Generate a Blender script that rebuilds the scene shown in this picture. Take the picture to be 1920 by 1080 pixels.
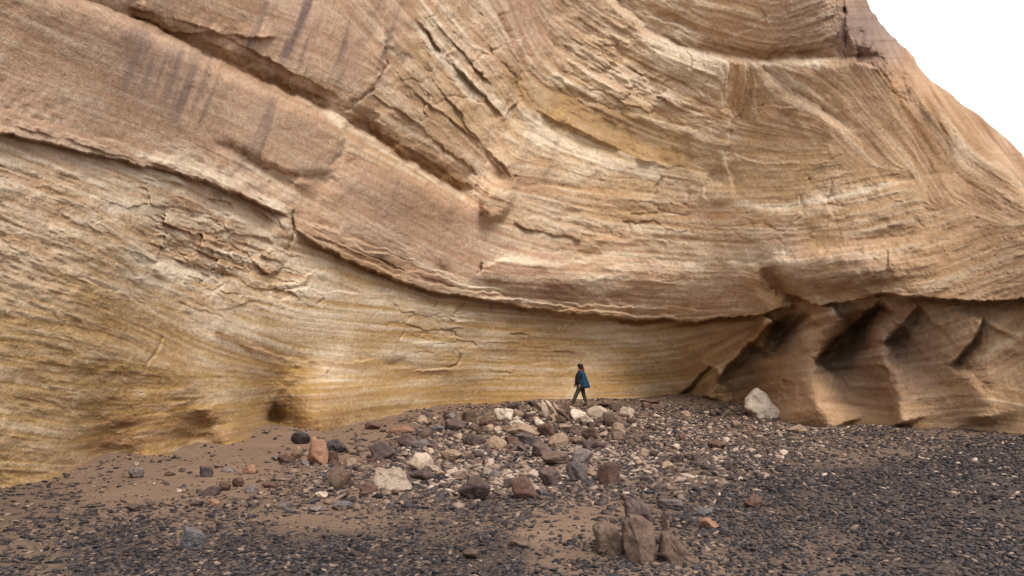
import bpy, bmesh, math, random
import numpy as np
from mathutils import Vector, Matrix

random.seed(7)
np.random.seed(7)
for o in list(bpy.data.objects):
    bpy.data.objects.remove(o)
scene = bpy.context.scene
COL = scene.collection

# ------------------------------------------------------------------ camera
F = 1424.0            # focal length in photo pixels (1920 wide)
HOR = 700.0           # horizon row
PITCH = math.atan((HOR - 540.0) / F)
CAMZ = 1.6
cam_d = bpy.data.cameras.new('camera')
cam_d.sensor_width = 36.0
cam_d.lens = 36.0 * F / 1920.0
cam_d.clip_start = 0.1
cam_d.clip_end = 5000
cam = bpy.data.objects.new('camera', cam_d)
COL.objects.link(cam)
cam.location = (0, 0, CAMZ)
cam.rotation_euler = (math.pi / 2 + PITCH, 0, 0)
scene.camera = cam

# ------------------------------------------------------------------ light
SUN_EL = math.radians(52)
SUN_AZ = math.radians(150)      # clockwise from +Y (north): right and behind the camera
world = bpy.data.worlds.new('World')
scene.world = world
world.use_nodes = True
wn = world.node_tree
wn.nodes.clear()
sky = wn.nodes.new('ShaderNodeTexSky')
sky.sky_type = 'NISHITA'
sky.sun_disc = False
sky.sun_elevation = SUN_EL
sky.sun_rotation = SUN_AZ
sky.dust_density = 4.0
sky.air_density = 1.0
sky.ozone_density = 0.6
bg = wn.nodes.new('ShaderNodeBackground')
bg.inputs['Strength'].default_value = 0.15
wo = wn.nodes.new('ShaderNodeOutputWorld')
veil = wn.nodes.new('ShaderNodeMix'); veil.data_type = 'RGBA'      # thin high cloud whitens the sky
veil.inputs[0].default_value = 0.68
wn.links.new(sky.outputs[0], veil.inputs[6])
veil.inputs[7].default_value = (6.3, 6.0, 5.6, 1)
wn.links.new(veil.outputs[2], bg.inputs[0])
wn.links.new(bg.outputs[0], wo.inputs[0])

sun_d = bpy.data.lights.new('sun', 'SUN')
sun_d.energy = 1.7
sun_d.angle = math.radians(26)
sun_d.color = (1.0, 0.90, 0.78)
sun = bpy.data.objects.new('sun', sun_d)
COL.objects.link(sun)
sdir = Vector((math.sin(SUN_AZ) * math.cos(SUN_EL), math.cos(SUN_AZ) * math.cos(SUN_EL), math.sin(SUN_EL)))
sun.rotation_euler = sdir.to_track_quat('Z', 'Y').to_euler()

scene.view_settings.view_transform = 'Standard'
scene.view_settings.look = 'None'
scene.view_settings.gamma = 1
scene.view_settings.exposure = 0.70

# ------------------------------------------------------------------ maths helpers
def smooth(a, b, x):
    t = np.clip((x - a) / (b - a), 0, 1)
    return t * t * (3 - 2 * t)

def hash3(ix, iy, iz, seed):
    h = (ix.astype(np.int64) * 374761393 + iy.astype(np.int64) * 668265263 + iz.astype(np.int64) * 2147483647 + seed * 1274126177) & 0x7fffffff
    h = ((h ^ (h >> 13)) * 1274126177) & 0x7fffffff
    h = (h ^ (h >> 16)) & 0xffffff
    return h / float(0xffffff)

def vn3(x, y, z, seed=0):
    xi = np.floor(x); yi = np.floor(y); zi = np.floor(z)
    fx = x - xi; fy = y - yi; fz = z - zi
    fx = fx * fx * (3 - 2 * fx); fy = fy * fy * (3 - 2 * fy); fz = fz * fz * (3 - 2 * fz)
    r = 0
    for a in (0, 1):
        for b in (0, 1):
            for c in (0, 1):
                w = (fx if a else 1 - fx) * (fy if b else 1 - fy) * (fz if c else 1 - fz)
                r = r + w * hash3(xi + a, yi + b, zi + c, seed)
    return r * 2 - 1

def vn2(x, y, seed=0):
    xi = np.floor(x); yi = np.floor(y)
    fx = x - xi; fy = y - yi
    fx = fx * fx * (3 - 2 * fx); fy = fy * fy * (3 - 2 * fy)
    z = np.zeros_like(xi)
    r = 0
    for a in (0, 1):
        for b in (0, 1):
            w = (fx if a else 1 - fx) * (fy if b else 1 - fy)
            r = r + w * hash3(xi + a, yi + b, z, seed)
    return r * 2 - 1

def fbm2(x, y, seed=0, n=4, g=0.5):
    r = 0; a = 1; s = 0
    for i in range(n):
        r = r + a * vn2(x * 2 ** i + 17.3 * i, y * 2 ** i - 9.1 * i, seed + i)
        s += a; a *= g
    return r / s

def fbm3(p, sc, seed=0, n=4, g=0.5):
    r = 0; a = 1; s = 0
    for i in range(n):
        k = sc * 2 ** i
        r = r + a * vn3(p[:, 0] * k + 3.7 * i, p[:, 1] * k, p[:, 2] * k - 5.1 * i, seed + i)
        s += a; a *= g
    return r / s

def mq_fit(pts, vals, c):
    pts = np.array(pts, float); vals = np.array(vals, float)
    d = np.sqrt(((pts[:, None] - pts[None]) ** 2).sum(-1) + c * c)
    n = len(pts)
    A = np.zeros((n + 1, n + 1)); A[:n, :n] = d + np.eye(n) * 0.02; A[n, :n] = 1; A[:n, n] = 1
    w = np.linalg.solve(A, np.append(vals, 0))
    def f(x, y):
        r = np.full(np.shape(x), w[n], float)
        for (a, b), k in zip(pts, w[:n]):
            r = r + k * np.sqrt((x - a) ** 2 + (y - b) ** 2 + c * c)
        return r
    return f

def ray(px, py):
    """photo pixel -> world ray (x, y, z) with y = 1"""
    u = (np.asarray(px, float) - 960.0) / F
    v = (540.0 - np.asarray(py, float)) / F
    ry = math.cos(PITCH) - v * math.sin(PITCH)
    rz = math.sin(PITCH) + v * math.cos(PITCH)
    return u / ry, rz / ry

def project(X, Y, Z):
    dz = Z - CAMZ
    d = Y * math.cos(PITCH) + dz * math.sin(PITCH)
    v = -Y * math.sin(PITCH) + dz * math.cos(PITCH)
    return 960 + F * X / d, 540 - F * v / d

# ------------------------------------------------------------------ wall foot and ground height
FOOT = [(-1500, 1180, 4.6), (-600, 1080, 6.0), (-100, 935, 9.8), (120, 890, 12.2), (235, 862, 14), (300, 856, 15), (380, 840, 16.5), (450, 822, 18.3), (500, 806, 20), (580, 804, 21.3), (650, 799, 22.5),
        (710, 786, 25), (780, 770, 28), (880, 760, 31.5), (1000, 752, 33.5), (1150, 748, 34.5), (1300, 745, 33), (1360, 750, 31.5), (1400, 765, 29.5),
        (1480, 788, 26), (1560, 797, 24.2), (1686, 800, 22), (1780, 806, 20.8), (1870, 815, 19.6), (2000, 828, 18), (2160, 842, 16.4)]
fx_ = np.array([p[0] for p in FOOT], float)
def foot_y(x): return np.interp(x, fx_, [p[1] for p in FOOT])
def foot_Y(x): return np.interp(x, fx_, [p[2] for p in FOOT])
gp = []; gv = []
for (x, y, Y) in FOOT:
    if x < -700: continue
    a, b = ray(x, y)
    gp.append((a * Y, Y)); gv.append(CAMZ + b * Y)
for p in [(0, 0), (-3, 6), (3, 6), (0, 10), (5, 12), (-4, 11), (8, 17), (0, 17), (12, 12), (-20, 0), (20, 0), (0, -20), (40, 20), (60, 60), (-60, 60), (0, 120), (-60, -30), (60, -30), (30, 40)]:
    gp.append(p); gv.append(0.0)
gp.append((3.0, 31.6)); gv.append(0.26)
gp.append((1.0, 27.0)); gv.append(0.22)
gp.append((2.0, 22.0)); gv.append(0.10)
_h0 = mq_fit(gp, gv, 2.0)
def ground_h(X, Y):
    X = np.asarray(X, float); Y = np.asarray(Y, float)
    R = np.sqrt(X * X + Y * Y)
    h = _h0(X, Y) * (1 - smooth(70, 120, R))
    h = h + 0.035 * fbm2(X * 0.5, Y * 0.5, 5, 3) + 0.012 * fbm2(X * 3.0, Y * 3.0, 9, 3)
    # sand and grit banked unevenly against the wall
    px_ = 960 + F * X / (np.maximum(Y, 3) * math.cos(PITCH))
    dd = foot_Y(px_) - Y
    h = h + np.where(Y > 4, 0.11 * np.exp(-np.clip(dd, 0, 9) / .7) * np.clip(.5 + 1.3 * fbm2(X * .7, Y * .7, 15, 3), 0, 1.3), 0)
    return h

def ground_hit(px, py):
    a, b = ray(px, py)
    Ys = np.linspace(3, 60, 1200)
    z = CAMZ + b * Ys - ground_h(a * Ys, Ys)
    i = np.where(z <= 0)[0]
    if len(i) == 0: i = [np.argmin(z)]
    Y = Ys[i[0]]
    Y = min(Y, foot_Y(px) - 0.15)
    return a * Y, Y, float(ground_h(a * Y, Y))

# ------------------------------------------------------------------ materials
def new_mat(name):
    m = bpy.data.materials.new(name); m.use_nodes = True
    nt = m.node_tree; nt.nodes.clear()
    out = nt.nodes.new('ShaderNodeOutputMaterial')
    b = nt.nodes.new('ShaderNodeBsdfPrincipled')
    b.inputs['Roughness'].default_value = 0.9
    b.inputs['Specular IOR Level'].default_value = 0.2
    nt.links.new(b.outputs[0], out.inputs[0])
    return m, nt, b

class NT:
    def __init__(s, nt): s.nt = nt; s.tc = nt.nodes.new('ShaderNodeTexCoord')
    def n(s, t): return s.nt.nodes.new(t)
    def l(s, a, b): s.nt.links.new(a, b)
    def noise(s, scale, detail=6, rough=0.6, vec=None, stretch=None):
        x = s.n('ShaderNodeTexNoise'); x.inputs['Scale'].default_value = scale
        x.inputs['Detail'].default_value = detail; x.inputs['Roughness'].default_value = rough
        v = vec if vec is not None else s.tc.outputs['Object']
        if stretch:
            mp = s.n('ShaderNodeMapping'); mp.inputs['Scale'].default_value = stretch
            s.l(v, mp.inputs[0]); v = mp.outputs[0]
        s.l(v, x.inputs['Vector']); return x.outputs['Fac']
    def ramp(s, fac, stops):
        r = s.n('ShaderNodeValToRGB'); e = r.color_ramp.elements
        while len(e) < len(stops): e.new(0.5)
        for k, (p, c) in enumerate(stops):
            e[k].position = p; e[k].color = (c[0], c[1], c[2], 1) if not isinstance(c, (int, float)) else (c, c, c, 1)
        s.l(fac, r.inputs[0]); return r.outputs[0]
    def attr(s, name, out='Fac'):
        a = s.n('ShaderNodeAttribute'); a.attribute_name = name; return a.outputs[out]
    def mix(s, fac, a, b, mode='MIX'):
        m = s.n('ShaderNodeMix'); m.data_type = 'RGBA'; m.blend_type = mode
        for sock, v in ((m.inputs[0], fac), (m.inputs[6], a), (m.inputs[7], b)):
            if isinstance(v, (int, float)): sock.default_value = v
            elif isinstance(v, tuple): sock.default_value = (v[0], v[1], v[2], 1)
            else: s.l(v, sock)
        return m.outputs[2]
    def math(s, op, a, b=0.0, c=None, clamp=False):
        m = s.n('ShaderNodeMath'); m.operation = op; m.use_clamp = clamp
        for sock, v in zip(m.inputs, (a, b, c)):
            if v is None: continue
            if isinstance(v, (int, float)): sock.default_value = v
            else: s.l(v, sock)
        return m.outputs[0]
    def bump(s, h, strength, dist, b, prev=None):
        x = s.n('ShaderNodeBump'); x.inputs['Strength'].default_value = strength; x.inputs['Distance'].default_value = dist
        s.l(h, x.inputs['Height'])
        if prev is not None: s.l(prev, x.inputs['Normal'])
        s.l(x.outputs[0], b.inputs['Normal']); return x.outputs[0]

def cliff_material():
    m, nt, b = new_mat('layered_sandstone'); N = NT(nt)
    n1 = N.noise(0.9, 8, 0.62); n2 = N.noise(7.0, 6, 0.65); n3 = N.noise(0.25, 4, 0.5); n4 = N.noise(30.0, 3, 0.6)
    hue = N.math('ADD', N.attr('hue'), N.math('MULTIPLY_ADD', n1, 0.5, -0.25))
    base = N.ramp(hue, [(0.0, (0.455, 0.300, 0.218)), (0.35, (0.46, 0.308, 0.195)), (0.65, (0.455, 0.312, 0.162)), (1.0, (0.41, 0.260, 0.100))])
    # pale quartz-rich beds, and light painted along ledge rims
    pale = N.math('ADD', N.attr('pale'), N.math('MULTIPLY_ADD', n2, 0.30, -0.15), clamp=True)
    base = N.mix(pale, base, (0.70, 0.60, 0.47))
    # iron stained beds, and shade painted into undercuts and hollows
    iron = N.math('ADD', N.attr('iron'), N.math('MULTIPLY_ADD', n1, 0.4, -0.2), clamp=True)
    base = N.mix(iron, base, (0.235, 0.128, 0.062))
    # grey mauve desert varnish that ran down the face
    var = N.math('MULTIPLY', N.attr('varnish'), N.math('MULTIPLY_ADD', n2, 0.9, 0.5), clamp=True)
    base = N.mix(var, base, (0.205, 0.150, 0.135))
    v1 = N.ramp(n2, [(0.25, 0.80), (0.5, 1.0), (0.75, 1.18)])
    base = N.mix(1.0, base, v1, 'MULTIPLY')
    v2 = N.ramp(n4, [(0.3, 0.84), (0.7, 1.14)])
    base = N.mix(1.0, base, v2, 'MULTIPLY')
    v3 = N.ramp(n3, [(0.3, 0.88), (0.7, 1.10)])
    base = N.mix(1.0, base, v3, 'MULTIPLY')
    N.l(base, b.inputs['Base Color'])
    p = N.bump(N.noise(5.0, 9, 0.72), 0.9, 0.07, b)
    N.bump(N.noise(22.0, 5, 0.7), 0.8, 0.028, b, p)
    return m

def sand_material():
    m, nt, b = new_mat('sandy_ground'); N = NT(nt)
    n1 = N.noise(0.5, 6, 0.6); n2 = N.noise(9.0, 6, 0.7); n3 = N.noise(60, 3, 0.6); n5 = N.noise(22, 4, 0.75)
    base = N.ramp(n1, [(0.3, (0.175, 0.118, 0.084)), (0.7, (0.228, 0.156, 0.112))])
    base = N.mix(1.0, base, N.ramp(n2, [(0.3, 0.82), (0.7, 1.12)]), 'MULTIPLY')
    grit = N.ramp(n5, [(0.38, 0.0), (0.50, 1.0)])
    gr = N.attr('gravelly'); g = N.math('MULTIPLY', N.math('ADD', N.math('MULTIPLY', grit, .65), .35), gr)
    base = N.mix(g, base, N.ramp(n3, [(0.35, (0.018, 0.016, 0.018)), (0.65, (0.070, 0.053, 0.047))]))
    N.l(base, b.inputs['Base Color'])
    p = N.bump(n2, 0.7, 0.03, b); N.bump(n3, 0.6, 0.01, b, p)
    return m

def rock_material(name, c1, c2, c3=None, band=0.0, bump=1.0, sc=1.0):
    m, nt, b = new_mat(name); N = NT(nt)
    oi = N.n('ShaderNodeObjectInfo')
    n1 = N.noise(4.0 * sc, 7, 0.65); n2 = N.noise(22.0 * sc, 6, 0.7)
    base = N.ramp(n1, [(0.32, c1), (0.66, c2)])
    if c3:
        n3 = N.noise(2.4 * sc, 4, 0.5, stretch=(1, 1, 2.5))
        base = N.mix(N.ramp(n3, [(0.54, 0.0), (0.62, 0.8)]), base, c3)
    if band:
        n3 = N.noise(2.0 * sc, 5, 0.6, stretch=(1.0, 1.0, 14.0))
        base = N.mix(1.0, base, N.ramp(n3, [(0.35, 1 - band), (0.65, 1 + band)]), 'MULTIPLY')
    base = N.mix(1.0, base, N.ramp(n2, [(0.3, 0.62), (0.7, 1.3)]), 'MULTIPLY')
    # wind-blown dust lies on the upward faces
    geo = N.n('ShaderNodeNewGeometry'); sp = N.n('ShaderNodeSeparateXYZ'); N.l(geo.outputs['Normal'], sp.inputs[0])
    dust = N.math('MULTIPLY', N.ramp(sp.outputs[2], [(0.55, 0.0), (0.95, 0.25)]), N.ramp(n1, [(.35, .4), (.65, 1.0)]))
    base = N.mix(dust, base, (0.27, 0.185, 0.13))
    r = N.math('MULTIPLY_ADD', oi.outputs['Random'], 0.4, 0.8)
    base = N.mix(1.0, base, r, 'MULTIPLY')
    N.l(base, b.inputs['Base Color'])
    p = N.bump(n1, 0.8 * bump, 0.06, b); N.bump(n2, 0.8 * bump, 0.02, b, p)
    return m

ROCK = {
    'purple': rock_material('purple_brown_rock', (0.060, 0.042, 0.041), (0.125, 0.088, 0.083), (0.18, 0.135, 0.12)),
    'darkred': rock_material('dark_red_rock', (0.070, 0.040, 0.033), (0.140, 0.080, 0.066), (0.15, 0.115, 0.10)),
    'orange': rock_material('orange_rock', (0.22, 0.115, 0.072), (0.32, 0.185, 0.125), (0.24, 0.145, 0.105)),
    'black': rock_material('dark_slate_rock', (0.045, 0.038, 0.041), (0.090, 0.074, 0.078)),
    'grey': rock_material('grey_rock', (0.12, 0.100, 0.100), (0.21, 0.175, 0.168)),
    'blue': rock_material('blue_grey_rock', (0.080, 0.076, 0.086), (0.14, 0.128, 0.138)),
    'brown': rock_material('brown_rock', (0.080, 0.054, 0.043), (0.150, 0.103, 0.081), (0.072, 0.047, 0.040)),
    'tan': rock_material('tan_rock', (0.23, 0.160, 0.115), (0.34, 0.25, 0.185), (0.28, 0.18, 0.11)),
    'pale': rock_material('pale_rock', (0.34, 0.265, 0.210), (0.48, 0.39, 0.315), (0.28, 0.20, 0.15)),
    'white': rock_material('white_rock', (0.54, 0.45, 0.37), (0.66, 0.57, 0.48), None, bump=0.6),
}

# ------------------------------------------------------------------ object helpers
def tag(o, label=None, cat=None, group=None, kind=None):
    if label: o['label'] = label
    if cat: o['category'] = cat
    if group: o['group'] = group
    if kind: o['kind'] = kind
    return o

def mesh_np(name, verts, faces, mat, smooth_=True, attrs=None):
    me = bpy.data.meshes.new(name)
    nv = len(verts); nf = len(faces); k = faces.shape[1]
    me.vertices.add(nv); me.vertices.foreach_set('co', np.asarray(verts, np.float32).ravel())
    me.loops.add(nf * k); me.loops.foreach_set('vertex_index', faces.astype(np.int32).ravel())
    me.polygons.add(nf); me.polygons.foreach_set('loop_start', np.arange(0, nf * k, k, dtype=np.int32))
    me.polygons.foreach_set('loop_total', np.full(nf, k, np.int32))
    if smooth_: me.polygons.foreach_set('use_smooth', np.ones(nf, bool))
    for an, av in (attrs or {}).items():
        a = me.attributes.new(an, 'FLOAT', 'POINT'); a.data.foreach_set('value', np.asarray(av, np.float32).ravel())
    me.update(calc_edges=True); me.validate()
    me.materials.append(mat)
    o = bpy.data.objects.new(name, me); COL.objects.link(o)
    return o

def grid_faces(nr, nc):
    i = np.arange(nr - 1)[:, None] * nc + np.arange(nc - 1)[None]
    return np.stack([i, i + nc, i + nc + 1, i + 1], -1).reshape(-1, 4)

# ================================================================== CLIFF
# Relief maps are laid out over the face in the unrolled coordinates of the photo and
# then turned into metres of protrusion on a curved, overhanging wall.
RS = 1.6
RX0, RX1, RY0, RY1 = -80, 2180, -80, 1000
gx = np.arange(RX0, RX1, RS); gy = np.arange(RY0, RY1, RS)
GX, GY = np.meshgrid(gx, gy)
H, W = GX.shape
wx = fbm2(GX / 90, GY / 90, 31, 4) * 14 + fbm2(GX / 14, GY / 14, 33, 3) * 3.0
wy = fbm2(GX / 90, GY / 90, 41, 4) * 14 + fbm2(GX / 14, GY / 14, 43, 3) * 3.0
JX = GX + fbm2(GX / 26, GY / 26, 51, 4) * 7 + fbm2(GX / 6, GY / 6, 53, 2) * 1.6; JY = GY + fbm2(GX / 26, GY / 26, 61, 4) * 7 + fbm2(GX / 6, GY / 6, 63, 2) * 1.6
AMOD = np.clip(0.85 + 1.5 * fbm2(GX / 38, GY / 38, 65, 3), .15, 1.7)
CMOD = np.clip(0.35 + 2.0 * fbm2(GX / 22, GY / 22, 67, 3), .0, 1.2)

# x, y, dip angle, roughness, hue(0 pink..1 yellow), pale, iron with painted shade
CP = [
 (60, 60, 22, .25, .10, .05, .05), (60, 400, 20, .8, .4, .35, .1), (60, 700, 10, .7, .8, .05, .15), (120, 200, 20, .2, .1, .1, .0),
 (260, 50, 22, .15, .05, .12, .0), (300, 150, 20, .12, .05, .12, .0), (420, 200, 25, .10, .10, .15, .0), (560, 260, 25, .10, .12, .15, .0), (260, 240, 20, .3, .2, .1, .15),
 (400, 50, 20, .30, .12, .10, .15), (560, 60, 20, .15, .05, .12, .0), (650, 120, 25, .15, .08, .10, .0), (600, 170, 22, .45, .2, .1, .15), (700, 60, 50, .3, .15, .1, .05),
 (680, 220, 25, .6, .35, .10, .15), (760, 270, 28, .6, .45, .12, .10), (840, 320, 35, .7, .35, .15, .05), (740, 150, 45, .8, .3, .25, .0), (780, 200, 42, .8, .35, .20, .05),
 (820, 130, 50, .9, .45, .15, .05), (860, 80, 52, 1., .35, .35, .0), (900, 150, 50, 1., .35, .40, .0), (900, 60, 50, .8, .3, .35, .0), (900, 270, 48, .8, .35, .35, .0), (880, 210, 48, .6, .5, .1, .1), (960, 170, 60, .7, .6, .05, .2),
 (980, 40, 70, .2, .05, .15, .0), (1010, 90, 60, .3, .1, .10, .05), (1060, 60, 35, .6, .35, .2, .05), (1100, 100, 30, .9, .45, .25, .05), (1040, 140, 38, 1., .4, .35, .0), (1150, 170, 28, 1., .4, .35, .05),
 (1060, 190, 30, .5, .75, .0, .30), (1150, 240, 24, .4, .8, .0, .35), (1260, 280, 18, .4, .75, .0, .35), (1000, 250, 28, .8, .5, .45, .0), (1120, 290, 20, .8, .55, .45, .0), (1240, 325, 12, .7, .6, .35, .05),
 (1250, 60, 25, .7, .35, .35, .05), (1180, 90, 28, .9, .4, .3, .05), (1300, 140, 22, .9, .4, .35, .05), (1260, 200, 22, .9, .45, .25, .1), (1330, 230, 18, .9, .4, .35, .05),
 (1400, 60, 15, .6, .35, .10, .15), (1520, 60, -20, .9, .3, .15, .15), (1480, 90, 0, .7, .3, .05, .2), (1620, 60, 80, .8, .25, .0, .5), (1650, 60, 65, .8, .25, .0, .55), (1690, 130, 60, .8, .2, .0, .5), (1640, 170, 55, .4, .3, .05, .25),
 (1400, 170, 100, .5, .5, .0, .20), (1450, 160, 35, .6, .35, .2, .05), (1560, 160, 40, .45, .45, .05, .25), (1600, 240, 45, .25, .35, .02, .25), (1480, 230, 15, .4, .4, .05, .20), (1460, 280, 5, .5, .45, .1, .15), (1650, 280, 50, .25, .35, .03, .25), (1750, 300, 60, .35, .4, .0, .35),
 (1500, 320, -8, .5, .6, .1, .20), (1650, 350, -14, .7, .5, .25, .05), (1560, 370, -10, .8, .4, .3, .05), (1400, 340, 0, .5, .6, .05, .2), (1350, 300, 10, .6, .5, .35, 0),
 (1000, 340, 10, .6, .35, .15, .1), (1150, 360, 6, .5, .45, .1, .15), (1280, 370, 4, .6, .35, .25, .05), (1000, 410, 20, .8, .4, .3, .05), (1100, 430, 12, .8, .4, .25, .05), (1250, 430, 6, .7, .5, .25, .05), (1400, 420, 3, .6, .45, .15, .1),
 (1400, 400, -3, .4, .45, .15, .1), (1550, 430, -8, .7, .45, .1, .15), (1680, 430, -14, .7, .45, .05, .3), (1450, 470, 0, .5, .2, .45, .0), (1600, 470, -6, .6, .3, .15, .1),
 (1560, 510, -8, .7, .5, .12, .05), (1680, 520, -6, .6, .4, .05, .25), (1430, 540, 30, .4, .6, .0, .35), (1380, 540, 0, .5, .2, .2, .05), (1340, 570, -3, .5, .3, .25, .0),
 (600, 400, 28, .30, .2, .05, .15), (700, 360, 25, .18, .1, .08, .10), (800, 400, 30, .15, .15, .05, .15), (700, 450, 28, .4, .1, .15, .05), (860, 460, 25, .15, .05, .10, .05), (800, 500, 25, .5, .1, .2, .05), (650, 460, 30, .8, .1, .2, .15), (740, 500, 25, .9, .15, .1, .25),
 (930, 470, 20, .4, .12, .15, .0), (950, 520, 5, .4, .02, .3, .0), (1050, 510, 3, .45, .02, .3, .0), (1150, 510, 0, .5, .1, .35, .0), (1200, 545, 3, .6, .15, .15, .15), (1280, 520, 3, .6, .3, .35, .0), (1050, 570, 5, .6, .2, .15, .1), (1100, 470, 6, .6, .4, .25, .1),
 (280, 290, 22, .8, .2, .35, .0), (400, 330, 25, .8, .15, .30, .0), (500, 375, 30, .8, .15, .25, .0),
 (280, 360, 22, 1., .4, 0.55, .05), (300, 400, 22, 1., .4, .5, .1), (360, 440, 15, 1., .3, .2, .2), (440, 400, 30, 1., .3, .35, .1), (450, 450, 15, 1., .4, .55, .0), (300, 500, 18, 1., .5, 0.65, .05), (400, 520, 18, 1., .45, 0.53, .05), (480, 480, 22, 1., .35, .35, .05), (290, 450, 35, .8, .5, .2, .1),
 (540, 520, 15, .6, .45, 0.5, .0), (600, 510, 10, .5, .45, 0.42, .0), (640, 500, 25, .5, .9, .0, .3), (400, 570, 15, .9, .5, .35, .1), (500, 580, 15, .6, .65, 0.4, .05), (620, 570, 6, .35, .7, 0.48, .0), (720, 560, 6, .35, .8, 0.43, .0), (850, 590, 8, .7, .65, 0.42, .0),
 (260, 580, 20, .8, .8, .05, .25), (300, 640, 28, .6, .8, .15, .15), (420, 640, 22, .45, .7, 0.42, .05), (500, 650, 20, .35, .7, 0.47, .0), (600, 640, 6, .35, .75, 0.42, .05), (620, 670, 5, .3, .7, 0.4, .0), (760, 630, 5, .45, .8, 0.37, .05), (700, 690, 4, .4, .85, .05, .15),
 (900, 650, 4, .4, .8, 0.38, .05), (800, 680, 4, .6, .75, 0.42, .0), (1000, 640, 2, .4, .85, .05, .15), (1050, 610, 4, .5, .7, .1, .1), (1150, 650, -2, .45, .85, 0.2, .1), (1100, 690, 0, .35, .8, 0.38, .0), (1250, 680, -6, .4, .8, 0.25, .05), (1000, 700, 0, .35, .8, 0.4, .0),
 (260, 720, 5, .8, .85, .05, .30), (330, 760, -5, .9, .95, .05, .40), (280, 820, -12, 1., 1., .0, .62), (400, 810, -12, .9, 1., .0, .50), (280, 780, -8, .8, 1, 0, .55), (430, 730, -4, .7, .9, .15, .1), (480, 780, -10, .7, 1., .05, .35), (450, 690, 12, .5, .8, .2, .1),  # mustard rock at lower left, darkened further as painted shade
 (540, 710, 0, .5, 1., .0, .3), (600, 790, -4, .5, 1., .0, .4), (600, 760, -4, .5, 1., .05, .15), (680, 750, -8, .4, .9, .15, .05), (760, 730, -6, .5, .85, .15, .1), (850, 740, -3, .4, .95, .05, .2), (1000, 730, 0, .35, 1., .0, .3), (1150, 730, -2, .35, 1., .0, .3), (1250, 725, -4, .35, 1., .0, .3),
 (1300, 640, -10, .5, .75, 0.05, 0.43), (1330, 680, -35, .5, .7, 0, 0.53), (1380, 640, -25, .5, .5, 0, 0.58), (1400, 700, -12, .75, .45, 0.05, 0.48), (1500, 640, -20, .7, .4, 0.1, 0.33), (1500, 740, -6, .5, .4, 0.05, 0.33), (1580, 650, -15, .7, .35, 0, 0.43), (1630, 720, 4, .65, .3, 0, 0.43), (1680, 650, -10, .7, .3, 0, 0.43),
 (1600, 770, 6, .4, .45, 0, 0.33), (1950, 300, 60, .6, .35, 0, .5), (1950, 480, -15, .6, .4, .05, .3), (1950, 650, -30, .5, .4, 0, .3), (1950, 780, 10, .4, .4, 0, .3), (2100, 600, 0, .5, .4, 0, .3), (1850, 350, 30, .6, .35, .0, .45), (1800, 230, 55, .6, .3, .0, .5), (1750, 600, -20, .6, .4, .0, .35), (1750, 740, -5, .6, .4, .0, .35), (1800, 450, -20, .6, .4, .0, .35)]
def gauss_fields(XX, YY, cps, sig):
    ws = np.full(XX.shape, 1e-9); outs = [np.zeros(XX.shape) for _ in range(7)]
    for (x, y, ang, *v) in cps:
        d2 = ((XX - x) ** 2 + (YY - y) ** 2) / (sig * sig)
        w = np.exp(-d2) + 2e-3 / (1 + d2) ** 2
        ws += w
        a = math.radians(ang)
        vals = [math.cos(2 * a), math.sin(2 * a)] + v
        for k, q in enumerate(vals): outs[k] += w * q
    return [o / ws for o in outs]
c2, s2, rough, hue, pale, iron, _ = gauss_fields(GX + wx, GY + wy, CP, 38.0)
ang = 0.5 * np.arctan2(s2, c2)
VX = np.cos(ang); VY = np.sin(ang)

def bil(A, x, y):
    x = np.clip(x, 0, W - 1.001); y = np.clip(y, 0, H - 1.001)
    xi = x.astype(np.int32); yi = y.astype(np.int32); fx = x - xi; fy = y - yi
    return (A[yi, xi] * (1 - fx) + A[yi, xi + 1] * fx) * (1 - fy) + (A[yi + 1, xi] * (1 - fx) + A[yi + 1, xi + 1] * fx) * fy

def lic(src, steps, step, vx=VX, vy=VY):
    acc = src.copy(); n = 1.0
    II, JJ = np.meshgrid(np.arange(W, dtype=float), np.arange(H, dtype=float))
    for sgn in (1, -1):
        x = II.copy(); y = JJ.copy()
        for k in range(steps):
            xi = np.clip(np.rint(x), 0, W - 1).astype(np.int32); yi = np.clip(np.rint(y), 0, H - 1).astype(np.int32)
            x += sgn * step * vx[yi, xi]; y += sgn * step * vy[yi, xi]
            w = 0.5 + 0.5 * math.cos(math.pi * (k + 1) / (steps + 1))
            acc += w * bil(src, x, y)
            n += w
    acc /= n
    return (acc - acc.mean()) / acc.std()

def white(cell, seed):
    return vn2(GX / cell, GY / cell, seed)

L_big = lic(white(20, 1), 22, 3.0)        # beds a few tens of cm thick
L_mid = lic(white(8, 2), 20, 2.0)
L_fin = lic(white(3.6, 3), 18, 1.4)
L_lam = lic(white(4.2, 6), 46, 2.2)         # long thin laminae
L_short = lic(white(6, 4), 5, 1.5)         # broken flakes
L_shortb = lic(white(16, 5), 5, 2.5)

def terr(v, n, sharp=0.22):
    t = v * n; f = np.floor(t); r = t - f
    return (f + smooth(0.5 - sharp, 0.5 + sharp, r)) / n

def terr_asym(v, n):
    """ramp then abrupt drop: flakes that have spalled off"""
    t = v * n; r = t - np.floor(t)
    return (r - 0.5) * smooth(1.0, 0.86, r) / n

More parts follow.
